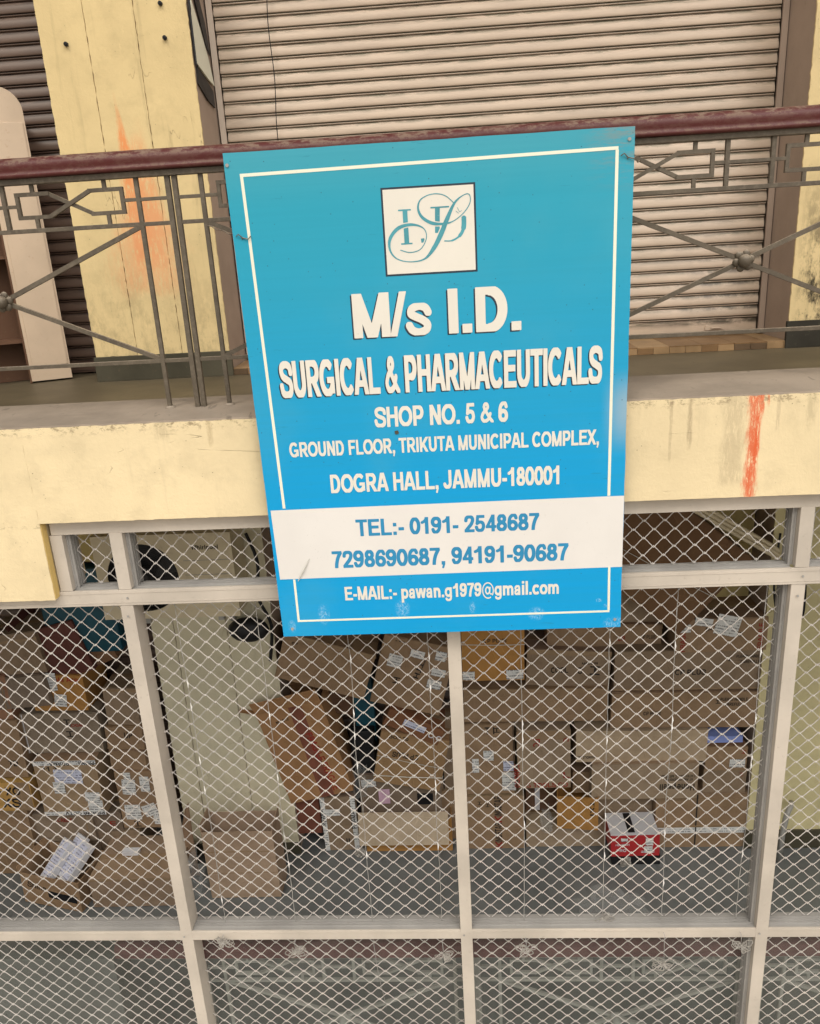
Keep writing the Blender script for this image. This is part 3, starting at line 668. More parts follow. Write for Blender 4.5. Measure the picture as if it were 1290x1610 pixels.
def shutter(x0, x1, y, z0, n, label, mat, plate_h=0.085, guides=True, gmat='guide'):
    t = thing('roller_shutter', label, 'shutter', ((x0+x1)/2, y, z0)); w = x1-x0
    me = slat_mesh(w, mat)
    for k in range(n):
        o = bpy.data.objects.new('slat', me); link(o, t)
        o.location = (random.uniform(-.002, .002), random.uniform(-.001, .001), plate_h+0.004+k*SP); o.rotation_euler = (0, R(random.uniform(-.04, .04)), 0)
    wall_face('bottom_plate', -w/2, w/2, 0.0, plate_h, 0.0, mat, t, nx=60, nz=4, amp=0.003, edge=0.004, back=0.012)
    if guides:
        for s in (-1, 1):
            xa, xb = sorted((s*(w/2+0.001), s*(w/2+0.034))); xc, xd = sorted((s*(w/2+0.020), s*(w/2+0.034)))
            MB().box(xa, xb, -0.045, -0.030, 0, n*SP+plate_h).box(xc, xd, -0.0299, 0.03, 0, n*SP+plate_h).make('guide_rail', gmat if s < 0 else 'jamb', t)
    return t
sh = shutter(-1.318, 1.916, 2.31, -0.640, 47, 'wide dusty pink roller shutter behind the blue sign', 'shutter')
MB().box(1.30, 1.42, -0.008, -0.001, 0.018, 0.05, 0.002).box(1.335, 1.40, -0.018, -0.009, 0.028, 0.036, 0.002).make('lock_plate', 'shutter', sh)
MB().box(-0.38, -0.26, -0.008, -0.001, 0.018, 0.05, 0.002).make('lock_plate', 'shutter', sh)
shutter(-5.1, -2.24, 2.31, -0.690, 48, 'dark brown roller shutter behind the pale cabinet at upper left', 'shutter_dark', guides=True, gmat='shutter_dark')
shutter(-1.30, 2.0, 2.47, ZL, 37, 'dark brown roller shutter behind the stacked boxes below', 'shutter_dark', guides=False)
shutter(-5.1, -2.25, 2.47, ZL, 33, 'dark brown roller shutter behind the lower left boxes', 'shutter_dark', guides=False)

# tiled sill in front of the pink shutter
sill = thing('tiled_doorstep', 'low brown tiled doorstep under the pink roller shutter', 'doorstep', (0.3, 1.9, ZF))
MB().box(-1.655, 1.652, 0.008, 0.42, 0.0, 0.036).make('mortar_bed', 'ledge', sill)
x = -1.655; k = 0
while x < 1.64:
    w_ = min(0.094, 1.652-x)
    MB().box(x+0.001, x+w_-0.001, -0.002, 0.0075, 0.001, 0.037, 0.001).make('tile', random.choice(['tile_a', 'tile_b', 'tile_c', 'tile_a']), sill)
    x += 0.094
x = -1.655
while x < 1.64:
    w_ = min(0.188, 1.652-x)
    MB().box(x+0.001, x+w_-0.001, 0.0, 0.415, 0.0365, 0.0440, 0.001).make('tile', random.choice(['tile_a', 'tile_c', 'tile_c']), sill)
    x += 0.188

# pale cabinet in front of the dark shutter -------------------------------
cab = thing('cabinet', 'pale pink painted cabinet with rounded top standing left of the yellow column', 'cabinet', (-2.663, 1.967, ZF+0.002), (0, 0, math.atan2(0.112, 0.21)))
def rounded_panel(w, h, r, y0, y1, left):
    pts = [(0 if left else -0.0, 0), (w, 0), (w, h-r)]+[(w-r+r*math.cos(R(a)), h-r+r*math.sin(R(a))) for a in range(10, 91, 10)]+[(0, h)]
    n = len(pts); vs = [(x, y0, z) for x, z in pts]+[(x, y1, z) for x, z in pts]
    return vs, [tuple(range(n))[::-1], tuple(range(n, 2*n))]+[(k, (k+1) % n, n+(k+1) % n, n+k) for k in range(n)]
v_, f_ = rounded_panel(0.238, 1.68, 0.13, 0, 0.022, True)
meshobj('front_panel', [(x, y, z+0.01) for x, y, z in v_], f_, 'board', cab)
MB().box(0.018, 0.226, -0.006, -0.0005, 0.10, 1.50, 0.003).make('raised_panel', 'board', cab)
MB().box(-0.012, -0.001, 0.0, 0.32, 0.0, 1.66).make('side_panel', 'board_side', cab)
MB().box(0.21, 0.222, 0.023, 0.30, 0.02, 1.55).make('side_panel', 'board_side', cab)
MB().box(-0.60, -0.013, 0.20, 0.215, 0.0, 1.50).make('back_panel', 'board_side', cab)
for z in (0.25, 0.75, 1.2): MB().box(-0.60, -0.013, 0.02, 0.198, z, z+0.018).make('shelf', 'board_side', cab)

# torn black tape and paper on the side of the column
tp = thing('torn_poster', 'torn black and cream paper strip on the side of the yellow column', 'poster', (-1.3565, 1.92, 0.85))
def strip(pts, name, mat, x=0.0):
    n = len(pts); meshobj(name, [(x+0.006*math.sin(p[0]*50+p[1]*9)**2, p[0], p[1]) for p in pts]+[(x-0.003, p[0], p[1]) for p in pts], [tuple(range(n))]+[(k, (k+1) % n, n+(k+1) % n, n+k) for k in range(n)], mat, tp)
strip([(0.00, 0.06), (0.16, 0.0), (0.30, -0.02), (0.31, 0.07), (0.18, 0.11), (0.02, 0.15)], 'black_strip', 'black')
strip([(0.0, 0.16), (0.20, 0.115), (0.32, 0.10), (0.27, 0.24), (0.15, 0.36), (0.05, 0.48), (0.01, 0.40)], 'paper_piece', 'border_print', 0.004)
strip([(0.12, 0.50), (0.26, 0.30), (0.33, 0.26), (0.30, 0.42), (0.20, 0.56)], 'black_strip', 'black', 0.002)
strip([(-0.01, 0.15), (0.022, 0.15), (0.018, 0.55), (-0.01, 0.60)], 'black_strip', 'black', 0.006)
# hanging wire and bolts
wv = [( -0.978+0.006*math.sin(k*0.9)-0.0012*k, 2.262, 2.2-k*0.078) for k in range(22)]
tag(MB().tube(wv, 0.0028, 5).make('hanging_wire', 'black'), 'thin black wire hanging down the pink roller shutter', 'wire')
for (bx, bz, lb) in ((-2.051, 1.143, 'dark bolt stub at the left of the yellow column'), (-1.5, 1.138, 'lower dark bolt stub at the right of the yellow column'), (-1.5, 1.301, 'upper dark bolt stub at the right of the yellow column')):
    tag(MB().tube([(bx, 1.899, bz), (bx, 1.885, bz)], 0.012, 8).tube([(bx, 1.886, bz), (bx+0.002, 1.874, bz-0.004)], 0.006, 6).make('bolt_stub', 'black'), lb, 'bolt')

# ------------------------------------------------------------------ railings
def railing(y, dz, nodes, pairs, x0, x1, label, zfoot, iron='iron', hr='handrail'):
    t = thing('balcony_railing', label, 'railing', (0, y, dz))
    # moulded handrail: big tube with a lower lip
    pr = [(0.038*math.cos(R(a)), 0.354+0.034*math.sin(R(a))) for a in range(-25, 206, 15)]+[(-0.034, 0.333), (-0.040, 0.328), (-0.040, 0.320), (-0.034, 0.3155), (0.034, 0.3155), (0.040, 0.320), (0.040, 0.328), (0.034, 0.333)]
    n = len(pr); vs, fs = [], []; N = 60
    for i in range(N+1):
        X = x0+(x1-x0)*i/N; sag = mnoise.noise(Vector((X*1.3, dz, 0)))*0.003
        vs += [(X, a, b+sag) for a, b in pr]
    for i in range(N):
        for k in range(n): fs.append((i*n+k, i*n+(k+1) % n, (i+1)*n+(k+1) % n, (i+1)*n+k))
    recalc(meshobj('handrail', vs, fs, hr, t, smooth=True))
    MB().box(x0, x1, -0.020, 0.020, 0.294, 0.3145, 0.002).make('top_bar', iron, t)
    tmpl = {}
    def vbar(x, za, zb, w=0.0165, name='post'):
        key = (round(zb-za, 3), w)
        if key not in tmpl:
            o = MB().box(-w/2, w/2, -w/2, w/2, 0, zb-za, 0.0018).make(name, iron, t); tmpl[key] = o
            o.location = (x, 0, za)
        else: o = copy_as(tmpl[key], t, (x, 0, za)); o.name = name
        o.rotation_euler = (0, R(random.uniform(-.35, .35)), 0)
        return o
    first = {}
    def shared(key, build, loc):
        if key not in first: o = build(); first[key] = o
        else: o = copy_as(first[key], t)
        o.location = loc; return o
    for c in nodes:
        a, b = c-0.600, c+0.600
        MB().box(a, b, -0.008, 0.008, 0.122, 0.1375, 0.0015).make('middle_bar', iron, t)
        MB().box(a, b, -0.008, 0.008, -0.394, -0.379, 0.0015).make('lower_bar', iron, t)
        for px in (a, b):
            vbar(px, zfoot, 0.295)
            shared('foot', lambda: MB().sphere((0, 0, 0), 0.020, 8, 5, (1.1, 1.0, 0.5)).make('weld_foot', 'ledge', t, smooth=True), (px, 0, zfoot+0.004))
        for px in (c-0.080, c+0.080): vbar(px, 0.137, 0.295)
        def cross():
            m = MB()
            for sx, sz in ((-1, 1), (1, 1), (-1, -1), (1, -1)):
                m.bar((sx*0.01, 0.0, -0.126+sz*0.006), (sx*0.592, 0.0, 0.122 if sz > 0 else -0.378), 0.0165, 0.015)
            return m.make('cross_brace', iron, t)
        shared('cross', cross, (c, 0, 0))
        def rosette():
            m = MB().sphere((0, -0.026, -0.126), 0.0245, 12, 8).sphere((0, -0.006, -0.126), 0.034, 12, 8, (1, .4, 1))
            for q in range(6):
                an = R(60*q+10); m.sphere((0.026*math.cos(an), -0.010, -0.126+0.026*math.sin(an)), 0.0155, 8, 6, (1, 0.7, 1))
            return m.make('rosette', iron, t, smooth=True)
        shared('ros', rosette, (c, 0, 0))
        for hx in (c-0.335, c+0.335):
            def motif():
                m = MB(); w = 0.014
                P = [(-.203, .2595), (-.083, .2595), (.083, .1775), (.203, .1775), (.203, .2595), (.083, .2595), (-.083, .1775), (-.203, .1775)]
                order = [0, 1, 2, 3, 4, 5, 6, 7, 0]
                for k in range(8):
                    p, q = P[order[k]], P[order[k+1]]
                    yy = 0.004 if k in (1,) else (-0.003 if k == 5 else 0)
                    m.bar((p[0], yy, p[1]), (q[0], yy, q[1]), w, 0.0135)
                for p in P: m.box(p[0]-w/2, p[0]+w/2, -0.0072, 0.0072, p[1]-w/2, p[1]+w/2)
                m.box(-.147, -.133, -.006, .006, .2605, .295).box(.133, .147, -.006, .006, .2605, .295)
                m.box(-.147, -.133, -.006, .006, .136, .1765).box(.133, .147, -.006, .006, .136, .1765)
                return m.make('crossed_motif', iron, t)
            shared('motif', motif, (hx, 0, 0))
        for (p, q) in ((c-0.60, c-0.538), (c-0.132, c-0.08), (c-0.08, c+0.08), (c+0.08, c+0.132), (c+0.538, c+0.60)):
            MB().box(p, q, -0.0062, 0.0062, 0.212, 0.2245, 0.001).make('link_bar', iron, t)
    for (pa, pb, l, r) in pairs:
        for px in (pa, pb):
            if px is not None: vbar(px, zfoot, 0.295, 0.019)
        for (p, q) in ((l, pa), (pb, r)):
            if p is None or q is None: continue
            for (za, zb) in ((0.2115, 0.2240), (0.122, 0.1365), (-0.3935, -0.379)):
                MB().box(p, q, -0.0066, 0.0066, za, zb, 0.001).make('link_bar', iron, t)
    return t
railing(0.20, 0.0, [-3.165, -1.762, -0.315, 1.088, 2.50], [(-2.478, -2.455, -2.565, -2.362), (-1.046, -1.020, -1.162, -0.915), (0.374, 0.398, 0.285, 0.488), (1.78, 1.804, 1.688, 1.90)], -4.9, 4.6,
        'iron balcony railing with a maroon handrail running behind the blue sign', -0.580)
railing(0.20, -3.76, [-0.72, 0.713, 2.14], [(-1.44, -1.418, None, -1.32), (-0.015, 0.008, -0.12, 0.113), (1.415, 1.438, 1.313, 1.54)], -1.88, 4.6,
        'lower iron railing with a maroon handrail, dim behind the dusty glass', -0.640, 'iron_dusty', 'handrail_dusty')
w = MB().box(-5.2, -1.885, 0.15, 0.32, ZL, -3.43, 0.004).make('parapet', 'parapet'); tag(w, 'grey parapet block behind the glass at lower left', 'parapet')
w = MB().box(-1.883, 4.6, 0.13, 0.33, ZL, -4.36, 0.004).make('lower_kerb', 'parapet'); tag(w, 'low grey kerb under the lower railing', 'kerb')

# ------------------------------------------------------------------ mesh screen
YF = 0.040
scr = thing('mesh_screen', 'cream aluminium framed diamond mesh screen closing the lower storey', 'screen', (0, YF, -4.45))
def part_box(name, mat, x0, x1, y0, y1, z0, z1, bev=0.0015): return MB().box(x0, x1, y0-YF, y1-YF, z0+4.45, z1+4.45, bev).make(name, mat, scr)
cw, ch = 0.0416, 0.0751; MY = 0.115; NX0, NZ0 = 1.0331, -1.4476+0.0751/2*0
def mesh_panel(x0, x1, z0, z1):
    """expanded diamond grille: zig-zag strands that touch at the nodes"""
    m = MB(); r = 0.0019; y = MY-YF
    k0 = math.floor((x0-NX0)/cw)-1; k1 = math.ceil((x1-NX0)/cw)+1
    for k in range(k0, k1+1):
        xc = NX0+(k+0.5)*cw; pts = []
        z = z0; prof = []
        nseg = int(math.ceil((z1-z0)/(ch/8)))
        for q in range(nseg+1):
            zz = z0+(z1-z0)*q/nseg
            ph = ((zz-NZ0)/ch+(0.5 if k % 2 else 0.0)) % 1.0
            tri = 4*abs(ph-0.5)-1          # 1 at the nodes, -1 half way
            s = math.copysign(min(1, (abs(tri)*1.06)), tri)
            s = s-0.11*math.sin(math.pi*s)*0.9 if abs(s) < 1 else s
            dx = (cw/2-0.0022)*s*(1 if True else 0)
            # alternate strands mirror each other so that neighbours meet
            xx = xc+dx*(1 if k % 2 else 1)*(-1 if True else 1)
            xx += mnoise.noise(Vector((xc*9, zz*7, 0)))*0.0016
            zj = zz+4.45+mnoise.noise(Vector((xc*3, zz*2, 7)))*0.005
            pts.append((xx, y+mnoise.noise(Vector((xc*2, zz*2, 3)))*0.004, zj))
        run = []
        for p in pts+[None]:
            if p is not None and x0-0.003 <= p[0] <= x1+0.003: run.append(p)
            else:
                if len(run) > 1: m.tube(run, r, 4, cap=False)
                run = []
    # fused nodes
    j0 = math.floor((z0-NZ0)/(ch/2)); j1 = math.ceil((z1-NZ0)/(ch/2))
    for j in range(j0, j1+1):
        zz = NZ0+j*ch/2
        if not z0 < zz < z1: continue
        for k in range(k0, k1+1):
            xx = NX0+k*cw+(cw/2 if False else 0)
            if (k+j) % 2: continue
            xn = xx+mnoise.noise(Vector((xx*9, zz*7, 0)))*0.0016
            if x0 < xn < x1:
                a, b = 0.0072, 0.0046; zc = zz+4.45+mnoise.noise(Vector((xx*3, zz*2, 7)))*0.005
                m.add([(xn-a, y, zc), (xn, y-0.0042, zc+b), (xn+a, y, zc), (xn, y-0.0042, zc-b), (xn, y+0.004, zc+b), (xn, y+0.004, zc-b)],
                      [(0, 3, 1), (1, 3, 2), (0, 1, 4), (1, 2, 4), (0, 5, 3), (3, 5, 2), (0, 4, 5), (4, 2, 5)])
    return m.make('diamond_mesh', 'mesh', scr)
MX = [-4.212, -2.815, -1.420, -0.045, 1.345, 2.735, 4.12]      # mullion centres
mw = 0.028
ZT0, ZM1, ZM0, ZB1, ZB0, ZE = -1.012, -1.307, -1.377, -3.140, -3.194, -4.36
for k, mx in enumerate(MX):
    part_box('mullion', 'aluminium', mx-mw, mx+mw, YF, 0.140, ZE, ZM0-0.0012)
    if mx > -1.6: part_box('mullion', 'aluminium', mx-mw+0.008, mx+mw+0.006, YF, 0.138, ZM1+0.0012, ZT0-0.04)
# horizontal members are cut between mullions in the photo only where colours change; one run each
part_box('head_bar', 'aluminium', -1.685, 4.6, YF+0.004, 0.140, -1.055, ZT0+0.030)
part_box('middle_rail', 'aluminium', -5.2, 4.6, YF-0.003, YF+0.010, ZM0, ZM1)
part_box('bottom_rail', 'aluminium', -5.2, 4.6, YF+0.0015, YF+0.010, ZB0, ZB1)
for zb in (ZM0+0.012, ZM1-0.014): part_box('bead', 'aluminium', -5.2, 4.6, YF-0.0048, YF-0.0032, zb, zb+0.004, 0)
part_box('bead', 'aluminium', -5.2, 4.6, YF-0.0004, YF+0.0012, ZB1-0.012, ZB1-0.008, 0)
for mx in MX[1:]:
    for (sx, sz) in ((0.012, ZM0+0.035), (-0.012, ZB0+0.028), (0.0, ZM0-0.05)):
        m_ = MB().tube([(mx+sx, -0.0045, sz+4.45), (mx+sx, -0.0075, sz+4.45)], 0.0045, 8)
        m_.make('screw', 'steel', scr)
for (nm, z0, z1) in (('middle', ZM0+0.002, ZM1-0.003), ('bottom', ZB0+0.002, ZB1-0.003)):
    for k in range(len(MX)-1):
        a, b = MX[k]+mw+0.001, MX[k+1]-mw-0.001
        m = MB().box(a, b, 0.011, 0.099, z0+4.45, z1+4.45)
        for yy in (0.030, 0.047, 0.064): m.box(a, b, yy, yy+0.004, z1+4.45-0.001, z1+4.45+0.007)
        m.make('sill_track', 'channel', scr)
# end jamb of the top row
part_box('end_jamb', 'aluminium', -1.692, -1.640, YF+0.001, 0.138, ZM1+0.001, -1.056)
def vchannel(x, side, z0, z1):
    m = MB(); s = side
    for q, (xx, ya, yb) in enumerate(((0.000, 0.030, 0.098), (0.006, 0.034, 0.046), (0.006, 0.056, 0.066), (0.006, 0.080, 0.098))):
        xa = x+s*xx; xb = x+s*(xx+(0.006 if q == 0 else 0.010))
        m.box(min(xa, xb), max(xa, xb), ya, yb, z0+4.45, z1+4.45)
    m.make('side_channel', 'channel', scr)
openings = []
tops = [-1.640]+[m_ for m_ in MX if m_ > -1.6]+[4.6]
for k in range(len(tops)-1):
    a = tops[k]+(mw+0.006 if k else 0); b = tops[k+1]-mw+0.008
    vchannel(a+0.001, 1, ZM1+0.003, -1.057); vchannel(b-0.001, -1, ZM1+0.003, -1.057)
    mesh_panel(a+0.014, b-0.014, ZM1+0.006, -1.058)
for k in range(len(MX)-1):
    a, b = MX[k]+mw, MX[k+1]-mw
    if k in (3, 4): vchannel(b-0.001, -1, ZB1+0.003, ZM0-0.003)
    vchannel(b-0.001, -1, ZE, ZB0-0.003) if k == 3 else None
    mesh_panel(a+0.003, b-(0.014 if k in (3, 4) else 0.003), ZB1+0.006, ZM0-0.002)
    mesh_panel(a+0.003, b-0.003, ZE+0.05, ZB0-0.002)
    part_box('glass_pane', 'glass', a+0.001, b-0.001, 0.146, 0.151, ZE+0.03, ZB0-0.004, 0)
part_box('foot_rail', 'aluminium', -5.2, 4.6, 0.142, 0.160, ZE-0.05, ZE+0.028)

# ------------------------------------------------------------------ sign board
SX0, SX1, SZ0, SZ1 = -0.740, 0.6225, -1.495, 0.328
sg = thing('sign_board', 'large blue shop sign board with white lettering hung on the balcony railing', 'sign', (0, -0.06, SZ0))
def sp(name, mat, x0, x1, z0, z1, y=-0.0006, back=0.001): return MB().box(x0, x1, y, y+0.0012, z0-SZ0, z1-SZ0).make(name, mat, sg)
# slightly warped sheet on a square-tube frame
nx_, nz_ = 26, 34; vs, fs = [], []
for j in range(nz_+1):
    for i in range(nx_+1):
        x_ = SX0+(SX1-SX0)*i/nx_; z_ = (SZ1-SZ0)*j/nz_
        if i == 0: x_ += -0.017+0.034*(1-j/nz_)*0.5+0.0
        ex = mnoise.noise(Vector((x_*9, z_*9, 0)))*0.0015 if i in (0, nx_) or j in (0, nz_) else 0
        vs.append((x_+ex, 0.0, z_+ex))
for j in range(nz_):
    for i in range(nx_): a = j*(nx_+1)+i; fs.append((a, a+1, a+nx_+2, a+nx_+1))
ring = [i for i in range(nx_+1)]+[j*(nx_+1)+nx_ for j in range(1, nz_+1)]+[nz_*(nx_+1)+i for i in range(nx_-1, -1, -1)]+[j*(nx_+1) for j in range(nz_-1, 0, -1)]
k0 = len(vs)
for r_ in ring: vs.append((vs[r_][0], 0.004, vs[r_][2]))
for k in range(len(ring)): fs.append((ring[(k+1) % len(ring)], ring[k], k0+k, k0+(k+1) % len(ring)))
fs.append(tuple(range(k0, k0+len(ring))))
meshobj('face_sheet', vs, fs, 'sign', sg)
fr = MB()
for a, b, c, d in ((SX0+.01, SX1-.01, 0.01, 0.035), (SX0+.01, SX1-.01, SZ1-SZ0-.035, SZ1-SZ0-.01), (SX0+.01, SX0+.035, .036, SZ1-SZ0-.036), (SX1-.035, SX1-.01, .036, SZ1-SZ0-.036), (SX0+.036, SX1-.036, 0.9, 0.925)): fr.box(a, b, 0.005, 0.028, c, d)
fr.make('back_frame', 'steel', sg)
for xx in (-0.60, 0.50):
    MB().box(xx, xx+0.02, 0.029, 0.235, SZ1-SZ0-0.055, SZ1-SZ0-0.049).make('bracket', 'steel', sg)
for xx, zz in ((-0.745, -0.06+0.35), (0.605, 0.29), (0.6, -1.46), (-0.70, -1.46)):
    MB().tube([(xx, 0.0, zz-SZ0), (xx, -0.004, zz-SZ0)], 0.006, 8).make('rivet', 'steel', sg)
def line(name, x0, z0, x1, z1, w=0.0105):
    d = math.hypot(x1-x0, z1-z0); MB().bar((x0, -0.0002, z0-SZ0), (x1, -0.0002, z1-SZ0), w, 0.0012).make(name, 'border_print', sg)
line('border_line', -0.7055, 0.2555, 0.570, 0.2655); line('border_line', -0.700, 0.2505, -0.6795, -0.9435); line('border_line', 0.566, 0.2605, 0.565, -0.9425)
line('border_line', -0.6705, -1.243, -0.6705, -1.4225, 0.009); line('border_line', -0.675, -1.4265, 0.578, -1.4235, 0.008); line('border_line', 0.573, -1.232, 0.5745, -1.4185, 0.009)
MB().add([(-0.7335, -0.0007, -0.950-SZ0), (0.622, -0.0007, -0.9445-SZ0), (0.6225, -0.0007, -1.235-SZ0), (-0.7275, -0.0007, -1.241-SZ0)], [(3, 2, 1, 0)]).make('phone_band', 'band_print', sg)
# logo plate
sp('logo_border', 'dark_print', -0.228, 0.094, -0.102, 0.188, -0.0006)
sp('logo_plate', 'white_print', -0.2215, 0.0875, -0.0955, 0.1815, -0.0011)
def shape(name, prims, mat, x0, x1, z0, z1, st, y):
    xs = np.arange(x0, x1, st); zs = np.arange(z0, z1, st); X, Z = np.meshgrid(xs, zs)
    po = contour(sdf(prims, X, Z), xs, zs); vs, fs = [], []
    for p in po: k = len(vs); vs.extend((a, y, b-SZ0) for a, b in p); fs.append(tuple(range(k, k+len(p))))
    return meshobj(name, vs, fs, mat, sg)
sw = [(-0.172, -0.016), (-0.137, -0.026), (-0.1, -0.016), (-0.079, 0.02), (-0.088, 0.051), (-0.128, 0.065), (-0.174, 0.056), (-0.205, 0.023), (-0.207, -0.016), (-0.184, -0.045), (-0.139, -0.057), (-0.089, -0.05), (-0.055, -0.016), (-0.028, 0.029), (-0.005, 0.077), (0.021, 0.125), (0.05, 0.148), (0.072, 0.151), (0.075, 0.126), (0.056, 0.097), (0.023, 0.072), (-0.01, 0.062), (-0.055, 0.065), (-0.09, 0.086), (-0.103, 0.114), (-0.096, 0.14), (-0.071, 0.155), (-0.038, 0.159), (-0.007, 0.15), (0.018, 0.128)]
wd = [.0015, .0018, .002, .002, .003, .008, .011, .010, .006, .0035, .0025, .005, .013, .015, .013, .007, .0025, .0018, .0018, .0018, .002, .0055, .010, .009, .0065, .004, .0025, .0022, .002, .0015]
P2 = catmull(sw, 6); W2 = [max(0.0030, 1.1*q) for q in np.interp(np.linspace(0, len(wd)-1, len(P2)), range(len(wd)), wd)]
S_ = ('s', P2, W2)
s = lambda pts, w: ('s', pts, w)
Ilet = [s([(-0.1487, 0.112), (-0.1475, 0.003)], .0165), s([(-0.172, 0.113), (-0.128, 0.113)], .005), s([(-0.168, 0.0035), (-0.128, 0.0035)], .005), s([(-0.098, 0.0105), (-0.086, 0.0115)], .014)]
Dlet = [s([(-0.037, 0.115), (-0.0405, 0.033)], .0165), s([(-0.061, 0.1155), (0.003, 0.1155)], .005), s(catmull([(-0.018, 0.0055), (0.010, 0.0055), (0.036, 0.020), (0.050, 0.045), (0.052, 0.080)], 6), [.004]*6+[.006]*6+[.011]*6+[.0165]*7)]
xs = np.arange(-0.2215, 0.0875, 0.0016); zs = np.arange(-0.0955, 0.1815, 0.0016); X, Z = np.meshgrid(xs, zs)
Dm = np.maximum(sdf(Ilet+Dlet, X, Z), 0.0035-sdf([S_], X, Z))
for nm, DD in (('logo_letters', Dm), ('logo_swirl', sdf([S_], X, Z))):
    vs, fs = [], []
    for p in contour(DD, xs, zs): k = len(vs); vs.extend((a, -0.0019 if nm == 'logo_swirl' else -0.0016, b-SZ0) for a, b in p); fs.append(tuple(range(k, k+len(p))))
    meshobj(nm, vs, fs, 'teal_print', sg)
shape('logo_mark', [s([(0.030, 0.112), (0.038, 0.097), (0.046, 0.101)], .0015), s([(0.025, 0.101), (0.035, 0.092)], .0015)], 'teal_print', 0.0, 0.06, 0.08, 0.13, 0.001, -0.0022)

def sign_line(t, x0, x1, z, cap, mat='white_print', shadow=None, st=0.022, y=-0.0012, bold=0.025):
    if shadow: print_text(t, sg, x0-shadow, z-SZ0-shadow*0.85, x1-x0, cap, -0.0006, 'dark_print', 'letter_shadow', st, bold=bold)
    print_text(t, sg, x0, z-SZ0, x1-x0, cap, y, mat, 'lettering', st, bold=bold)
sign_line('M/s I.D.', -0.354, 0.243, -0.310, 0.155, shadow=0.0055, st=0.014, bold=0.035)
sign_line('SURGICAL & PHARMACEUTICALS', -0.640, 0.527, -0.514, 0.135, shadow=0.0045, bold=0.042, st=0.018)
sign_line('SHOP NO. 5 & 6', -0.301, 0.188, -0.640, 0.076)
sign_line('GROUND FLOOR, TRIKUTA MUNICIPAL COMPLEX,', -0.633, 0.524, -0.741, 0.0575, st=0.03)
sign_line('DOGRA HALL, JAMMU-180001', -0.490, 0.384, -0.889, 0.0735)
sign_line('TEL:- 0191- 2548687', -0.403, 0.301, -1.069, 0.069, 'blue_print')
sign_line('7298690687, 94191-90687', -0.509, 0.413, -1.200, 0.072, 'blue_print')
sign_line('E-MAIL:- pawan.g1979@gmail.com', -0.472, 0.378, -1.341, 0.059, st=0.03)
# dry leaf stain on the P of SHOP, straw, tie wires
shape('stain', [s([(-0.225, -0.655), (-0.222, -0.668)], .014)], 'plinth', -0.25, -0.2, -0.69, -0.63, 0.003, -0.0034)
tag(MB().tube([(-0.655, -0.064, -1.250), (-0.630, -0.068, -1.205), (-0.600, -0.063, -1.155)], [0.001, 0.004, 0.0012], 5).make('dry_straw', 'strap'), 'dry straw stuck on the pale phone band of the sign', 'straw')
for (p, q, lb) in (((-0.91, 0.19, 0.11), (-0.72, -0.064, 0.055), 'twisted tie wire holding the left edge of the sign to the railing'), ((0.70, 0.19, 0.235), (0.60, -0.064, 0.235), 'twisted tie wire holding the right edge of the sign to the railing')):
    pts = [Vector(p).lerp(Vector(q), k/8)+Vector((0, 0, 0.004*math.sin(k*2.2))) for k in range(9)]
    m = MB().tube(pts, 0.0022, 5)
    e = Vector(q); m.tube([e, e+Vector((0.02, -0.004, -0.006)), e+Vector((0.03, 0, 0.004))], 0.002, 5).tube([e, e+Vector((-0.012, -0.006, 0.012)), e+Vector((-0.022, 0, 0.006))], 0.002, 5)
    tag(m.make('tie_wire', 'iron'), lb, 'wire')

# ------------------------------------------------------------------ air conditioner
ac = thing('air_conditioner', 'cream outdoor air conditioning unit with a round black fan grille behind the mesh', 'air conditioner', (-1.915, 1.73, -2.245))
AW, AH, AD = 0.455, 0.585, 0.28
# casing with a round opening
cx_, cz_, fr_ = -0.150, 0.290, 0.235
vs, fs = [], []; n = 48
for k in range(n):
    a = 2*math.pi*k/n; vs.append((cx_+fr_*math.cos(a), 0, cz_+fr_*math.sin(a)))
def edge_pt(a):
    dx, dz = math.cos(a), math.sin(a); t = 9
    for lim, d, c in ((AW, dx, cx_), (-AW, dx, cx_), (AH, dz, cz_), (0, dz, cz_)):
        if abs(d) > 1e-6:
            q = (lim-c)/d
            if q > 0: t = min(t, q)
    return (cx_+dx*t, 0, cz_+dz*t)
angs = [2*math.pi*k/n for k in range(n)]
for a in angs: vs.append(edge_pt(a))
corn = [(AW, AH), (-AW, AH), (-AW, 0), (AW, 0)]
for k in range(n):
    k2 = (k+1) % n; fs.append((k, n+k, n+k2, k2))
kk = len(vs)
for (ax_, az_) in corn:
    a = math.atan2(az_-cz_, ax_-cx_) % (2*math.pi); k = int(a/(2*math.pi/n)); k2 = (k+1) % n
    vs.append((ax_, 0, az_)); fs.append((n+k, len(vs)-1, n+k2))
recalc(meshobj('front_casing', vs, fs, 'ac', ac))
MB().box(-AW, AW, 0.001, AD, AH-0.012, AH).box(-AW, AW, 0.001, AD, 0, 0.02).box(-AW, -AW+0.01, 0.001, AD, 0.021, AH-0.013).box(AW-0.01, AW, 0.001, AD, 0.021, AH-0.013).make('casing_shell', 'ac', ac)
MB().box(-AW+0.012, AW-0.012, 0.10, 0.25, 0.022, AH-0.014).make('inner_body', 'black', ac)
g1 = MB()
for r_ in [0.03+0.0125*k for k in range(17)]:
    g1.tube([(cx_+r_*math.cos(2*math.pi*k/28), -0.006-0.012*(1-(r_/0.235)**2), cz_+r_*math.sin(2*math.pi*k/28)) for k in range(28)], 0.0016, 4, closed=True)
for k in range(8):
    a = 2*math.pi*k/8; g1.tube([(cx_+0.02*math.cos(a), -0.016, cz_+0.02*math.sin(a)), (cx_+0.235*math.cos(a), -0.003, cz_+0.235*math.sin(a))], 0.0028, 4)
g1.make('fan_grille', 'black', ac)
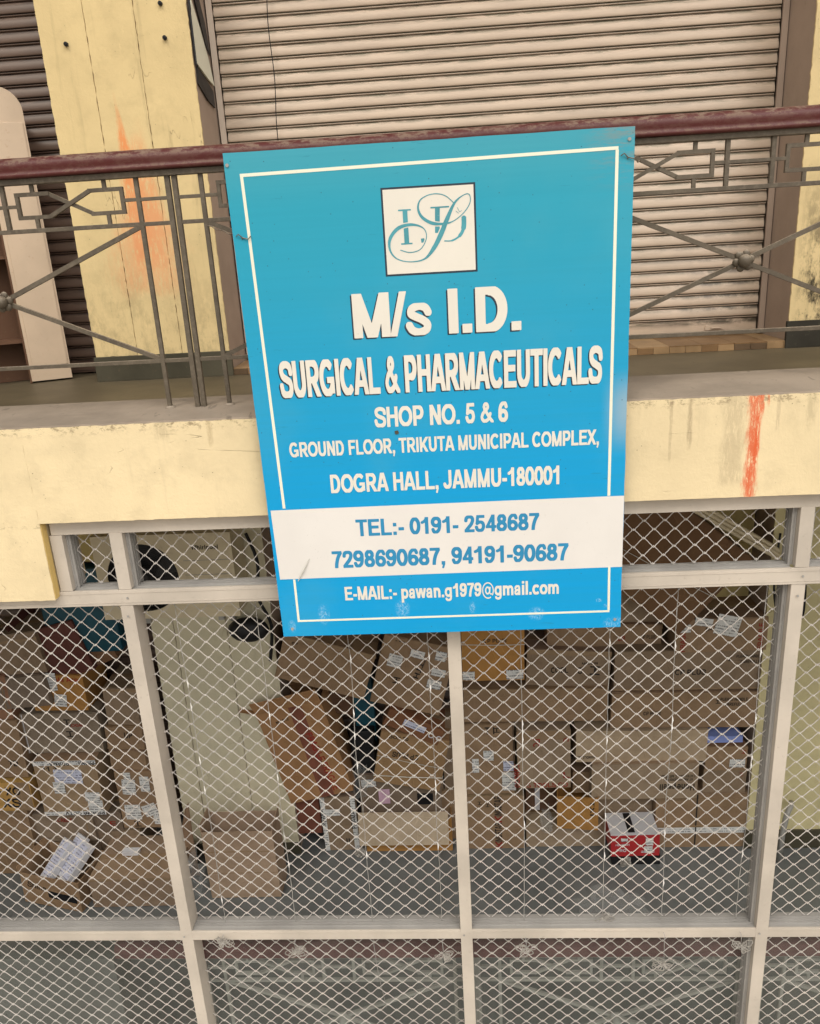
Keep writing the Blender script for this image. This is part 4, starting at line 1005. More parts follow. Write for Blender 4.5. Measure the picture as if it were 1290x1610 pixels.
f1 = MB().tube([(cx_, 0.03, cz_), (cx_, 0.07, cz_)], 0.055, 16)
for k in range(3):
    a = R(120*k+20); c, s1 = math.cos(a), math.sin(a)
    pts = [(0.05, -0.03, 0.03), (0.05, 0.03, 0.07), (0.20, 0.10, 0.075), (0.215, -0.05, 0.03)]
    f1.add([(cx_+c*u-s1*v, y_, cz_+s1*u+c*v) for u, v, y_ in pts], [(0, 1, 2, 3)])
f1.make('fan', 'black_matt', ac)
MB().tube([(cx_, -0.020, cz_), (cx_, -0.014, cz_)], 0.045, 20).make('grille_cap', 'black', ac)
print_text('Whirlpool', ac, 0.195, 0.475, 0.175, 0.030, -0.003, 'ink', 'lettering', 0.04)
for zz in (0.10, 0.20, 0.30, 0.40): MB().box(0.13, AW-0.02, -0.0025, -0.0005, zz, zz+0.003).make('panel_seam', 'channel', ac)
MB().box(0.10, 0.40, -0.003, -0.0005, 0.03, 0.07, 0.001).make('terminal_cover', 'ac', ac)
for xx in (-0.30, 0.30):
    MB().box(xx, xx+0.035, 0.02, 0.30, -0.036, -0.001).box(xx, xx+0.035, 0.26, 0.298, -0.16, -0.037).make('wall_bracket', 'steel', ac)
hose = [(-1.42, 1.95, -1.75), (-1.36, 1.93, -1.95), (-1.38, 1.92, -2.2), (-1.32, 1.94, -2.42), (-1.36, 1.95, -2.7)]
tag(MB().tube(catmull(hose, 6), 0.012, 6).make('refrigerant_hose', 'black'), 'black insulated hose beside the air conditioner', 'hose')
tag(MB().sphere((-1.47, 1.90, -2.43), 0.12, 10, 8, (1.2, 0.6, 0.75)).make('cable_bundle', 'black', smooth=True), 'black bundled bag of cable below the air conditioner', 'cable bundle')

# pipes on the right wall, cable, small steel pipe
for k, lb in enumerate(('upper white pipe slanting across the cream wall at right', 'middle white pipe slanting across the cream wall at right', 'lower white pipe slanting across the cream wall at right')):
    dz = -0.032*k
    tag(MB().tube([(1.25, 1.99, -1.50+dz), (1.584, 1.99, -1.709+dz), (2.02, 1.985, -1.985+dz), (2.06, 1.98, -2.02+dz)], 0.013, 8).make('pipe', 'ac', smooth=True), lb, 'pipe', 'pipes on the right wall')
tag(MB().tube(catmull([(2.235, 1.98, -1.0), (2.23, 1.97, -2.0), (2.25, 1.97, -2.35), (2.235, 1.96, -2.50), (2.15, 1.96, -2.56), (2.07, 1.97, -2.42), (2.045, 1.98, -2.2), (2.06, 1.99, -1.9)], 7), 0.008, 6).make('cable', 'black', smooth=True), 'black cable looping down the cream wall at far right', 'cable')
tag(MB().tube(catmull([(2.12, 1.99, -1.75), (2.10, 1.98, -2.1), (2.14, 1.97, -2.3), (2.20, 1.98, -2.42)], 6), 0.004, 6).make('cable', 'black', smooth=True), 'thin dark cord beside the thick cable on the cream wall', 'cable')
tag(MB().tube([(2.225, 1.88, ZL+0.01), (2.235, 1.89, -4.16), (2.262, 1.91, -4.02), (2.30, 1.95, -3.985), (2.32, 1.99, -3.99)], 0.020, 8).make('drain_pipe', 'steel', smooth=True), 'short bent grey pipe at the foot of the cream wall', 'pipe')

# ------------------------------------------------------------------ boxes
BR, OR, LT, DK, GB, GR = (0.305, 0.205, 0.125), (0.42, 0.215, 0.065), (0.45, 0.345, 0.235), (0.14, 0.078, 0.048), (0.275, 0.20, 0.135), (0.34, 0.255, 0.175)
GRP = 'cardboard boxes stacked behind the mesh'
def solid(w, h, d, seed, thick=None, cut=4):
    bm = bmesh.new(); bmesh.ops.create_cube(bm, size=1); bmesh.ops.subdivide_edges(bm, edges=bm.edges[:], cuts=cut, use_grid_fill=True)
    for v in bm.verts:
        x, y, z = v.co; ex = max(abs(x), abs(z))
        v.co = Vector((x*w, (y+0.5)*d, (z+0.5)*h))
        n = mnoise.noise(Vector((v.co.x*6+seed*3.1, v.co.z*6, seed)))
        if y < -0.49 and ex < 0.49: v.co.y += abs(n)*0.010
        if abs(x) > 0.49: v.co.x -= math.copysign(abs(n)*0.006, x)
        if z > 0.49: v.co.z -= abs(n)*0.008
    me = bpy.data.meshes.new('carton'); bm.to_mesh(me); bm.free(); return me
def carton(name, label, x, z, w, h, y, roll=0, color=BR, items=(), d=0.34, yaw=0, seed=None, top='closed', tape=True, mat='card', shape_w=0):
    seed = seed or random.random()*50
    t = thing(name, label, 'box', (x, y, z), (0, R(-roll), R(yaw)), GRP)
    if top == 'open':
        th = 0.005; m = MB()
        m.box(-w/2, w/2, 0, th, 0, h).box(-w/2, w/2, d-th, d, 0, h).box(-w/2, -w/2+th, th+.0005, d-th-.0005, 0, h).box(w/2-th, w/2, th+.0005, d-th-.0005, 0, h).box(-w/2+th, w/2-th, th+.0005, d-th-.0005, 0, th)
        b = m.make('body', mat, t)
    else:
        me = solid(w, h, d, seed); me.materials.append(MAT[mat]); b = bpy.data.objects.new('body', me); link(b, t)
        if tape and mat == 'card':
            for s_ in (0, 1):   # top flaps with a seam between
                f = MB().box(-w/2+0.002, w/2-0.002, 0.002+s_*(d/2), d/2-0.002+s_*d/2, h, h+0.004).make('flap', mat, t); f.color = (*[c*(0.95+0.1*random.random()) for c in color], 1)
            MB().box(-w/2-0.001, w/2+0.001, d/2-0.026, d/2+0.026, h+0.0045, h+0.0055).make('tape', 'tape', t)
    b.color = (*color, 1)
    for it in items:
        k = it[0]
        if k == 'label':      # (label, u, v, w, h, rot, mat)
            _, u, v, lw, lh, ro, mt = it
            c, s_ = math.cos(R(ro)), math.sin(R(ro))
            nn = 3; vv = []; ff = []
            for j in range(nn+1):
                for i in range(nn+1):
                    a, bb = (i/nn-.5)*lw, (j/nn-.5)*lh
                    vv.append((a, -0.0015-0.003*abs(math.sin(i*1.3+j)), bb))
            for j in range(nn):
                for i in range(nn): q = j*(nn+1)+i; ff.append((q, q+1, q+nn+2, q+nn+1))
            meshobj('paper_label', vv, ff, mt, t, ((u-.5)*w, -0.001, v*h), (0, R(-ro), 0))
        elif k == 'text':     # (text, string, u, v, width, cap, rot, mat)
            _, s0, u, v, tw, cp, ro, mt = it
            print_text(s0, t, (u-.5)*w, v*h, tw, cp, -0.0015, mt, 'printed_text', 0.05, rot=R(ro))
        elif k == 'band':     # (band, v0, v1, mat) tape over the front
            _, v0, v1, mt = it; MB().box(-w/2-0.001, w/2+0.001, -0.0012, -0.0002, v0*h, v1*h).make('tape', mt, t)
        elif k == 'vband':
            _, u0, u1, mt = it; MB().box((u0-.5)*w, (u1-.5)*w, -0.0014, -0.0003, 0.0, h).make('tape', mt, t)
        elif k == 'strap':    # (strap, v0, v1)
            _, v0, v1 = it
            MB().tube([(-w/2-.003, 0.02, v0*h), (-w/2-.003, -0.004, v0*h), (0, -0.006, (v0+v1)/2*h-0.004), (w/2+.003, -0.004, v1*h), (w/2+.003, 0.02, v1*h)], 0.004, 4, flat=0.4).make('strap', 'strap', t)
        elif k == 'mark':     # square printed mark made of a few bars
            _, u, v, sz, mt = it; m = MB(); xx, zz = (u-.5)*w, v*h
            m.box(xx, xx+sz, -.0016, -.0012, zz, zz+sz*.16).box(xx, xx+sz, -.0016, -.0012, zz+sz*.84, zz+sz).box(xx+sz*.4, xx+sz*.6, -.0016, -.0012, zz+sz*.2, zz+sz*.8)
            m.make('printed_mark', mt, t)
        elif k == 'fold':     # an opened flap: (fold, side, length, angle)
            _, side, ln, an = it; c, s_ = math.cos(R(an)), math.sin(R(an)); th = 0.004
            if side == 'front':
                f = MB().add([(-w/2, 0, h), (w/2, 0, h), (w/2+.004, -ln*c, h+ln*s_), (-w/2-.004, -ln*c, h+ln*s_), (-w/2, th, h+th), (w/2, th, h+th), (w/2, -ln*c+th, h+ln*s_+th), (-w/2, -ln*c+th, h+ln*s_+th)], [(0, 1, 2, 3), (7, 6, 5, 4), (0, 4, 5, 1), (1, 5, 6, 2), (2, 6, 7, 3), (3, 7, 4, 0)])
            elif side == 'back':
                f = MB().add([(-w/2, d, h), (w/2, d, h), (w/2, d+ln*c, h+ln*s_), (-w/2, d+ln*c, h+ln*s_), (-w/2, d-th, h), (w/2, d-th, h), (w/2, d+ln*c-th, h+ln*s_), (-w/2, d+ln*c-th, h+ln*s_)], [(3, 2, 1, 0), (4, 5, 6, 7), (0, 1, 5, 4), (1, 2, 6, 5), (2, 3, 7, 6), (3, 0, 4, 7)])
            else:
                sg_ = -1 if side == 'left' else 1; X0 = sg_*w/2
                f = MB().add([(X0, 0, h), (X0, d, h), (X0+sg_*ln*c, d, h+ln*s_), (X0+sg_*ln*c, 0, h+ln*s_), (X0-sg_*th, 0, h), (X0-sg_*th, d, h), (X0+sg_*(ln*c-th), d, h+ln*s_), (X0+sg_*(ln*c-th), 0, h+ln*s_)], [(0, 1, 2, 3), (7, 6, 5, 4), (0, 4, 5, 1), (1, 5, 6, 2), (2, 6, 7, 3), (3, 7, 4, 0)])
            f = f.make('flap', mat, t); f.color = (*[min(1, cc*1.1) for cc in color], 1)
    return t
Lb = lambda u, v, w, h, r=0, m='label': ('label', u, v, w, h, r, m)
CB = 'cardboard_box'
# --- right stack
carton(CB, 'orange brown box with a white strap, right of the middle post', .195, -2.972, .441, .47, 2.07, -0.3, OR, [('strap', .62, .60), Lb(.10, .09, .085, .07), Lb(.84, .10, .12, .075, 2), ('text', 'CP PLUS', .35, .64, .16, .03, 0, 'ink')])
carton(CB, 'long plain tan box under the orange strapped box', .484, -3.309, 1.023, .262, 2.06, -0.8, BR, [('band', .96, 1.0, 'tape')])
carton(CB, 'tan box printed with COOL and a round stamp, above the long plain box', .715, -3.05, .592, .285, 2.10, -3.5, GB, [('text', 'COOL', .30, .36, .12, .045, 3, 'ink'), ('text', 'S', .62, .36, .03, .05, 3, 'ink'), ('mark', .76, .34, .07, 'ink'), ('text', 'MADE IN', .66, .62, .11, .018, 3, 'ink'), ('band', .86, .99, 'tape')])
carton(CB, 'flat brown box just under the bottom edge of the sign', .98, -2.773, .80, .165, 2.16, -1.1, BR, [('text', 'CP', .62, .25, .05, .04, 0, 'red_ink'), ('text', 'CP PLUS', .82, .35, .10, .03, 0, 'ink')])
carton(CB, 'plain light box right of the sign corner, behind the others', 1.28, -2.62, .46, .24, 2.2, -4, GR, [])
carton(CB, 'topmost brown box on the right stack with two shipping labels', 1.746, -2.76, .613, .245, 2.02, .6, BR, [Lb(.08, .75, .10, .06), ('text', 'FRAGILE', .11, .02, .20, .035, 90, 'red_ink'), ('text', 'FRAGILE', .955, .02, .20, .035, 90, 'red_ink'), ('text', 'AC', .33, .62, .05, .03, 20, 'ink'), ('text', 'JS', .62, .50, .06, .03, -15, 'ink'), Lb(.30, .93, .12, .06, -10), Lb(.56, .80, .16, .15, -14)], d=.40)
carton(CB, 'brown box printed CP PLUS under the topmost right box', 1.563, -3.077, 1.052, .308, 2.06, -.6, GB, [('text', 'CP PLUS', .40, .38, .21, .042, 0, 'ink'), ('text', 'PLEASE HANDLE', .79, .80, .17, .022, 0, 'ink'), ('text', 'CAREFULLY', .82, .66, .13, .022, 0, 'ink'), ('mark', .735, .72, .025, 'ink'), ('band', .0, .04, 'tape')])
carton(CB, 'brown box with PLEASE HANDLE CAREFULLY print beside a small black dot', 1.535, -3.372, 1.035, .283, 2.04, -1, BR, [('text', 'PLEASE HANDLE', .73, .76, .19, .024, 0, 'ink'), ('text', 'CAREFULLY', .76, .62, .14, .024, 0, 'ink'), ('mark', .70, .68, .03, 'ink'), ('text', 'CP PLUS', .22, .36, .12, .03, 0, 'ink')])
carton(CB, 'crushed light box with a sagging top above the box with upside-down print', 1.238, -3.645, .933, .262, 2.03, -.6, LT, [('text', 'HANDLE WITH CARE', .15, .20, .22, .022, 180, 'ink')], tape=False)
carton(CB, 'light brown box with large upside-down print near the floor at right', 1.266, -3.945, .763, .30, 2.0, -.2, GR, [('text', 'Honeywell', .97, .42, .25, .058, 180, 'ink'), ('text', 'CATEGORY C METERS', .97, .68, .24, .022, 180, 'ink'), ('text', 'AT AND ORDERS IND', .95, .58, .20, .020, 180, 'ink')])
t = carton('small_box', 'small blue and white box on top of the narrow right column', 1.83, -3.512, .26, .055, 2.05, 0, (.3, .3, .6), [], mat='blue_carton', tape=False, d=.26)
carton(CB, 'small grey brown box right under the blue and white box', 1.84, -3.548, .28, .034, 2.06, 0, DK, [], d=.28)
carton(CB, 'narrow brown box with a black code label, right edge of the stack', 1.852, -3.742, .295, .190, 2.05, -1, BR, [Lb(.77, .30, .11, .07), ('text', '11111', .63, .24, .09, .045, 0, 'ink'), ('mark', .85, .72, .03, 'red_ink')], d=.28)
carton(CB, 'narrow brown box second from the floor pair at the right edge', 1.857, -3.948, .312, .203, 2.06, -.4, GB, [('mark', .82, .7, .03, 'red_ink'), ('band', .95, 1, 'tape')], d=.28)
carton(CB, 'wide brown box resting on the lowest box at the right corner', 1.704, -4.232, .671, .278, 2.05, 0, BR, [('band', .80, .84, 'tape'), ('vband', .44, .455, 'ink')])
carton(CB, 'lowest brown box at right with a white printed tape along its top', 1.708, -4.418, .668, .182, 2.04, 0, BR, [('band', .70, .98, 'label'), ('vband', .43, .445, 'ink')])
# red and white carton on a black base
rc = carton('retail_box', 'red and white retail box sitting in front of the right stack', 1.184, -4.335, .352, .180, 1.86, 1, (.5, .05, .05), [Lb(.79, .70, .055, .065), Lb(.77, .32, .06, .06), Lb(.28, .82, .05, .03), ('text', 'HD 16CH', .10, .52, .10, .018, 0, 'white_carton'), ('text', 'PRO', .12, .22, .07, .024, 0, 'white_carton'), ('text', 'CC', .90, .15, .02, .10, 90, 'white_carton')], mat='red_carton', tape=False, d=.25)
MB().box(-.175, .175, .004, .248, .1812, .1835).make('white_lid', 'white_carton', rc); MB().box(-.045, .005, .03, .24, .184, .1855).make('lid_picture', 'black', rc)
carton(CB, 'brown box in shade directly behind the red and white retail box', 1.13, -4.415, .47, .455, 2.13, 0, GB, [], d=.3)
tag(MB().box(1.02, 1.37, 1.865, 2.0, ZL+.002, -4.338, .004).make('black_tray', 'black'), 'black tray under the red and white retail box', 'tray')
carton(CB, 'tan box with red corner letters in the middle of the right stack', .543, -3.835, .385, .489, 2.0, .6, GR, [('text', 'C', .86, .86, .035, .04, 270, 'red_ink'), ('text', 'FC', .30, .86, .07, .05, 270, 'red_ink'), ('text', 'GODREJ', .04, .02, .20, .04, 90, 'red_ink'), ('text', 'G TOOLS CO', .16, .01, .30, .04, 0, 'red_ink'), ('text', 'L', .85, .17, .05, .05, 0, 'red_ink'), ('band', .84, .99, 'tape')])
carton(CB, 'tall tan box with an umbrella mark and three white labels', .158, -3.925, .365, .60, 2.06, .8, BR, [('text', 'T I', .42, .86, .07, .06, 0, 'ink'), ('mark', .60, .88, .04, 'ink'), Lb(.47, .56, .075, .085), Lb(.86, .40, .075, .085, 0, 'label_blue'), Lb(.86, .18, .10, .16), Lb(.20, .42, .05, .12), ('vband', .97, .985, 'ink')], d=.36)
carton(CB, 'box on the floor with red and grey letters running up its front', .186, -4.418, .427, .478, 2.05, 0, BR, [('text', 'K', .60, .01, .06, .055, 90, 'red_ink'), ('text', 'INGSTAR', .60, .12, .18, .055, 90, 'ink'), ('text', 'K', .60, .50, .06, .055, 90, 'red_ink'), ('text', 'INGSTAR', .60, .62, .18, .055, 90, 'ink'), ('mark', .18, .84, .03, 'ink'), ('mark', .32, .80, .03, 'ink')])
carton(CB, 'orange tan box with a curled open flap between the stacks', .785, -4.20, .30, .285, 1.99, 0, OR, [('text', 'TXI', .80, .90, .13, .03, 270, 'ink'), ('fold', 'back', .14, 75)], top='open', d=.2, yaw=-6)
carton(CB, 'low tan box on the floor between the two right stacks', .709, -4.415, .595, .195, 2.06, 0, GR, [])
carton(CB, 'small brown box wedged behind the curled open flap', .843, -3.96, .165, .175, 2.1, -1, BR, [], d=.2)
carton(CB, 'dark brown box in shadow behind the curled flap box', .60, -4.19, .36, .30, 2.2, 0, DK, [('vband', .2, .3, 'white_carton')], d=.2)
# --- centre heap
carton(CB, 'big tilted brown box at the top of the centre heap', -1.04, -2.935, .652, .36, 1.96, -18, BR, [('band', .94, 1.0, 'tape'), ('text', 'CP', .1, .8, .04, .02, 0, 'ink')], d=.4)
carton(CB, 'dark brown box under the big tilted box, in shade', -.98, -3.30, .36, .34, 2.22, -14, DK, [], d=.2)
carton(CB, 'tall leaning open box with a red tape stripe down its front', -1.105, -3.87, .49, .79, 1.98, 13, (.38, .21, .10), [('text', 'FRAGILE FRAGILE', .60, .70, .52, .055, 276, 'red_ink'), ('vband', .50, .70, 'red_tape'), ('text', 'NO 912', .25, .86, .10, .025, 8, 'ink'), ('fold', 'front', .12, 70), ('fold', 'left', .13, 25), ('fold', 'back', .12, 95)], top='open', d=.34)
carton(CB, 'tall brown box with white printed tape down both edges', -1.0, -4.415, .27, .49, 2.05, 1, GB, [('vband', .0, .13, 'label'), ('vband', .85, .99, 'label'), ('text', 'PRAMA', .10, .48, .15, .034, 90, 'ink'), ('text', 'PRAMA', .955, .40, .16, .036, 90, 'ink'), Lb(.30, .72, .13, .06), ('text', 'ERI', .20, .70, .09, .03, 0, 'ink'), ('text', 'II', .62, .14, .03, .04, 0, 'ink')], d=.3)
carton(CB, 'dark red brown box behind the box with white printed tape', -1.253, -4.28, .20, .34, 2.08, 1, (.20, .075, .05), [], d=.25)
carton(CB, 'tilted brown box with six white labels left of the middle post', -.452, -3.17, .514, .55, 2.05, -15, BR, [Lb(.22, .66, .10, .10, -3), Lb(.50, .82, .10, .06, -4), Lb(.82, .86, .075, .075), Lb(.84, .62, .10, .06), Lb(.82, .44, .10, .07), ('text', 'FTTH', .56, .80, .18, .04, 262, 'ink'), ('mark', .25, .34, .05, 'ink'), ('text', 'Y', .63, .18, .03, .04, 0, 'red_ink'), ('text', '...', .16, .94, .07, .03, 0, 'ink')], d=.36)
carton('slim_box', 'slim dark brown box with a bluish shiny wrap, tilted below the labelled box', -.42, -3.352, .43, .135, 1.99, -27, (.22, .10, .05), [Lb(.50, .60, .17, .05, 0, 'label_blue'), ('text', 'O O', .78, .3, .10, .04, 0, 'white_carton')], d=.28)  # bluish label painted on as the reflection of a shiny surface
carton(CB, 'tilted tan box with a white strap and upside-down CP PLUS print', -.474, -3.80, .50, .44, 2.0, -12, (.34, .215, .11), [('strap', .52, .46), ('text', 'CP PLUS', .60, .64, .19, .045, 180, 'ink'), ('text', 'BOX 20', .13, .88, .14, .028, 0, 'ink'), ('strap', .12, .28)], d=.36)
carton(CB, 'dark tan box with a pink note behind the light flap', -.53, -4.17, .62, .40, 2.10, 0, (.22, .165, .12), [('label', .12, .82, .11, .07, 5, 'label'), ('label', .30, .52, .085, .13, 0, 'pink_paper'), ('label', .80, .45, .12, .10, 0, 'black')], d=.3)
carton(CB, 'low orange brown box on the floor with a wide light flap hanging down', -.482, -4.415, .66, .30, 2.03, 0, OR, [], top='open', d=.34)
fl = MB().box(-.34, .34, -.006, 0, 0, .270, .001).make('cardboard_sheet', 'card', None, (-.515, 1.975, -4.31), (R(-9), 0, 0)); fl.color = (.50, .40, .29, 1); tag(fl, 'light cardboard sheet leaning on the low orange brown box', 'cardboard')
carton(CB, 'brown box edge filling the gap beside the middle post', -.10, -3.95, .26, .62, 2.16, 0, GB, [('vband', .1, .14, 'ink')], d=.2)
carton(CB, 'brown box standing on the floor behind the middle post', -.10, -4.415, .28, .45, 2.16, 0, BR, [], d=.2)
tag(MB().box(-.84, -.69, 2.2, 2.3, -3.55, -3.0, .01).make('plastic_crate', 'teal'), 'dark teal plastic crate between the two tilted boxes', 'crate')
tag(MB().box(-.30, -.21, 2.2, 2.28, -3.72, -2.7, .01).make('plastic_crate', 'black'), 'black plastic crate behind the labelled tilted box', 'crate')
tag(MB().box(-.88, -.70, 2.12, 2.2, -4.30, -3.40, .01).make('dark_crate', 'black'), 'black crate standing behind the leaning open box', 'crate')
# --- open box on the floor, left of centre
carton(CB, 'open grey brown box standing on the floor before the cream column', -1.645, -4.415, .51, .575, 1.58, .6, (.38, .275, .195), [('band', .70, .712, 'tape'), ('band', .38, .388, 'tape'), ('fold', 'left', .05, 80), ('fold', 'right', .06, 80)], top='open', d=.22)
fl = MB().add([(-.06, 0, 0), (.07, 0, .02), (.05, .02, .30), (.045, .03, .62), (.02, .02, .58), (-.08, 0, .20), (-.06, .006, 0), (.07, .006, .02), (.05, .026, .30), (.045, .036, .62), (.02, .026, .58), (-.08, .006, .20)], [(0, 1, 2, 5), (5, 2, 3, 4), (11, 8, 7, 6), (10, 9, 8, 11), (0, 6, 7, 1), (1, 7, 8, 2), (2, 8, 9, 3), (3, 9, 10, 4), (4, 10, 11, 5), (5, 11, 6, 0)]).make('torn_cardboard', 'card', None, (-2.12, 1.78, ZL+.004), (R(-4), 0, 0)); fl.color = (.26, .17, .11, 1); tag(fl, 'pointed torn cardboard piece standing left of the open grey brown box', 'cardboard')
# --- left heap
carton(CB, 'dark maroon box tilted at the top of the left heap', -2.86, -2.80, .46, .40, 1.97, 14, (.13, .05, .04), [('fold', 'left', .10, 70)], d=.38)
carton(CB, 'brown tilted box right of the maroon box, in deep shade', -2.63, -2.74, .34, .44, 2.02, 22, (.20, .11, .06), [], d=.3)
carton(CB, 'brown box with a torn corner at the top left edge', -3.16, -2.75, .40, .32, 1.93, 6, GB, [('band', .8, .86, 'tape')])
carton(CB, 'grey brown box under the torn-corner box, left edge', -3.20, -3.00, .46, .25, 1.90, 4, (.22, .17, .13), [])
carton(CB, 'orange tan box with two small white labels in the left heap', -2.931, -3.06, .397, .285, 1.95, -1, OR, [Lb(.42, .84, .07, .14), Lb(.36, .68, .09, .07, 5), Lb(.52, .30, .09, .10, -6), ('text', 'Tools Are', .30, .82, .24, .04, 0, 'red_ink')], d=.36)
carton(CB, 'wide grey brown box under the orange tan box', -2.956, -3.40, .578, .325, 1.93, 0, (.27, .215, .16), [('mark', .55, .70, .05, 'ink'), ('mark', .56, .40, .05, 'ink'), ('vband', .02, .03, 'white_carton'), ('text', 'LOGIC', .6, .66, .12, .025, 0, 'red_ink')], d=.36)
carton(CB, 'brown box with a bluish label and white printed tape on its top', -2.947, -3.900, .470, .475, 1.86, .4, (.35, .25, .155), [('band', .92, 1.0, 'label'), ('text', 'PRAMA', .58, .98, .15, .03, 180, 'ink'), ('text', 'PRAMA', .98, .98, .12, .03, 180, 'ink'), Lb(.52, .72, .21, .12, -2, 'label_blue'), Lb(.34, .52, .085, .10), Lb(.84, .34, .11, .08, -3), Lb(.86, .17, .11, .10, -3), ('band', 0, .07, 'label'), ('text', 'PRAMA CCTV', .98, .06, .30, .026, 180, 'ink'), ('text', '11 1', .12, .82, .12, .04, 0, 'ink')], d=.4)
carton(CB, 'upper box of the narrow stack beside the left post', -2.49, -3.19, .245, .30, 1.95, -2, GB, [('band', .90, .97, 'tape')], d=.34)
carton(CB, 'second box of the narrow stack beside the left post', -2.50, -3.383, .275, .185, 1.93, -1.5, BR, [('text', 'UP', .50, .5, .06, .05, 0, 'ink'), ('band', 0, .08, 'tape')], d=.34)
carton(CB, 'third box of the narrow stack beside the left post', -2.50, -3.552, .268, .163, 1.92, -1.3, BR, [], d=.34)
carton(CB, 'box with two long white labels low in the narrow stack', -2.478, -3.83, .281, .27, 1.90, -1, BR, [Lb(.34, .52, .10, .13, -3), Lb(.78, .62, .07, .13, 0), Lb(.34, .88, .05, .06)], d=.34)
carton(CB, 'box with a square white label at the foot of the narrow stack', -2.466, -4.038, .285, .205, 1.88, 0, BR, [Lb(.33, .70, .12, .13), Lb(.80, .78, .11, .10, 20), Lb(.94, .40, .05, .10), ('mark', .30, .05, .05, 'ink')], d=.34)
carton(CB, 'reddish brown box cut by the left picture edge', -3.42, -3.085, .30, .35, 1.9, -1, (.30, .16, .10), [('vband', .85, .88, 'tape')])
carton(CB, 'tall brown box at the left picture edge above the orange printed one', -3.42, -3.571, .34, .48, 1.88, -1, BR, [('text', 'TD', .62, .2, .07, .05, 0, 'ink')])
carton(CB, 'orange box with heavy black characters at the left picture edge', -3.44, -3.845, .40, .25, 1.85, 0, (.52, .31, .10), [('text', '+ XO', .34, .55, .18, .07, 0, 'ink'), ('text', 'XS', .40, .12, .14, .08, 0, 'ink'), ('vband', .70, .98, 'tape')])
carton(CB, 'plain brown box under the orange printed one at the left edge', -3.52, -4.13, .42, .27, 1.85, 0, BR, [])
carton(CB, 'lowest brown box on the floor at the left edge', -3.52, -4.415, .42, .27, 1.84, 0, BR, [])
carton(CB, 'low box with red print right above the open box of white cartons', -3.10, -4.17, .50, .245, 1.90, 0, (.30, .23, .165), [('text', 'CABLE', .45, .72, .12, .035, 0, 'red_ink'), ('vband', .88, .90, 'tape')])
carton(CB, 'plain box on the floor hidden behind the open box of white cartons', -3.10, -4.415, .52, .235, 1.92, 0, GB, [])
carton(CB, 'small dark box beside the low box with red print', -2.76, -4.10, .25, .17, 1.92, 0, (.2, .15, .11), [('text', 'E', .6, .3, .05, .04, 0, 'red_ink')], d=.3)
carton(CB, 'box on the floor behind the large lidded box at left', -2.72, -4.415, .40, .31, 1.93, 0, GB, [], d=.28)
ob = carton(CB, 'open box holding white cartons on the floor at lower left', -3.047, -4.408, .47, .26, 1.50, -3, (.34, .225, .135), [('text', 'Shine', .10, .58, .15, .05, -8, 'ink'), ('label', .70, .42, .23, .06, -3, 'black'), ('fold', 'left', .05, 60)], top='open', d=.33, yaw=-10)
for (x_, y_, ry, lb) in ((-3.13, 1.58, -36, 'left white carton leaning in the open box'), (-2.98, 1.55, -40, 'right white carton leaning in the open box'), (-3.05, 1.63, -38, 'grey middle carton in the open box')):
    t = thing('white_carton', lb, 'carton', (x_, y_, -4.235), (R(-52), R(-4), R(ry)), 'white cartons in the open box')
    MB().box(-.055, .055, 0, .05, 0, .30, .002).make('body', 'white_carton', t)
    meshobj('printed_panel', [(-.045, -.0008, .03), (.045, -.0008, .03), (.045, -.0008, .28), (-.045, -.0008, .28)], [(0, 1, 2, 3)], 'label_blue', t)
carton(CB, 'large lidded box on the floor left of the left post', -2.43, -4.41, .63, .245, 1.50, 1, (.30, .215, .15), [('band', .93, 1, 'tape')], d=.44, seed=3)
carton(CB, 'narrow white labelled carton on the lid of the large box', -2.52, -4.155, .12, .03, 1.72, 0, (.5, .5, .5), [], d=.05, mat='white_carton', tape=False)
# upper openings
carton(CB, 'very large dark brown box tilted behind the upper right mesh opening', 1.10, -2.316, .90, .70, 1.98, -40, (.17, .095, .05), [('strap', .3, .5)], d=.3)
carton(CB, 'dark box beside the very large one, behind the sign edge', .72, -2.56, .50, .86, 2.1, 0, (.12, .075, .05), [], d=.25)
carton(CB, 'dark box behind the lower right corner of the sign', .28, -2.48, .38, .70, 2.14, 0, (.12, .075, .05), [], d=.25)
tag(MB().box(-2.95, -2.42, 1.99, 2.12, -2.62, -1.98, .02).make('plastic_sack', 'teal'), 'dark teal sack left of the air conditioner', 'sack')

# ------------------------------------------------------------------ loose plastic on the floor
def crumple(name, c, r, mat, label, n=70, sq=(1, 1, 1), seed=1, cat='plastic'):
    rnd = random.Random(seed); bm = bmesh.new(); bmesh.ops.create_icosphere(bm, subdivisions=3, radius=1)
    for v in bm.verts:
        k = 0.55+0.75*abs(mnoise.noise(v.co*2.3+Vector((seed, 0, 0))))+0.35*mnoise.noise(v.co*6+Vector((0, seed, 0)))
        v.co = Vector((v.co.x*r*k*sq[0], v.co.y*r*k*sq[1], max(0, (v.co.z+0.6)*r*k*sq[2])))
    me = bpy.data.meshes.new(name); bm.to_mesh(me); bm.free(); me.materials.append(MAT[mat]); o = bpy.data.objects.new(name, me); link(o); o.location = c
    return tag(o, label, cat)
crumple('crumpled_plastic', (1.12, 1.88, ZL+.002), .07, 'twine_knot', 'crumpled clear plastic on the floor below the red and white box', seed=3, sq=(1, 1, .8))
crumple('plastic_bag', (.95, 1.45, ZL+.002), .26, 'film', 'thin clear plastic bag lying flat on the dark floor', seed=8, sq=(1, .8, .12))
crumple('plastic_bag', (-2.06, 1.66, ZL+.002), .13, 'film', 'clear plastic bag beside the torn cardboard piece', seed=5, sq=(.9, 1, 1.6))
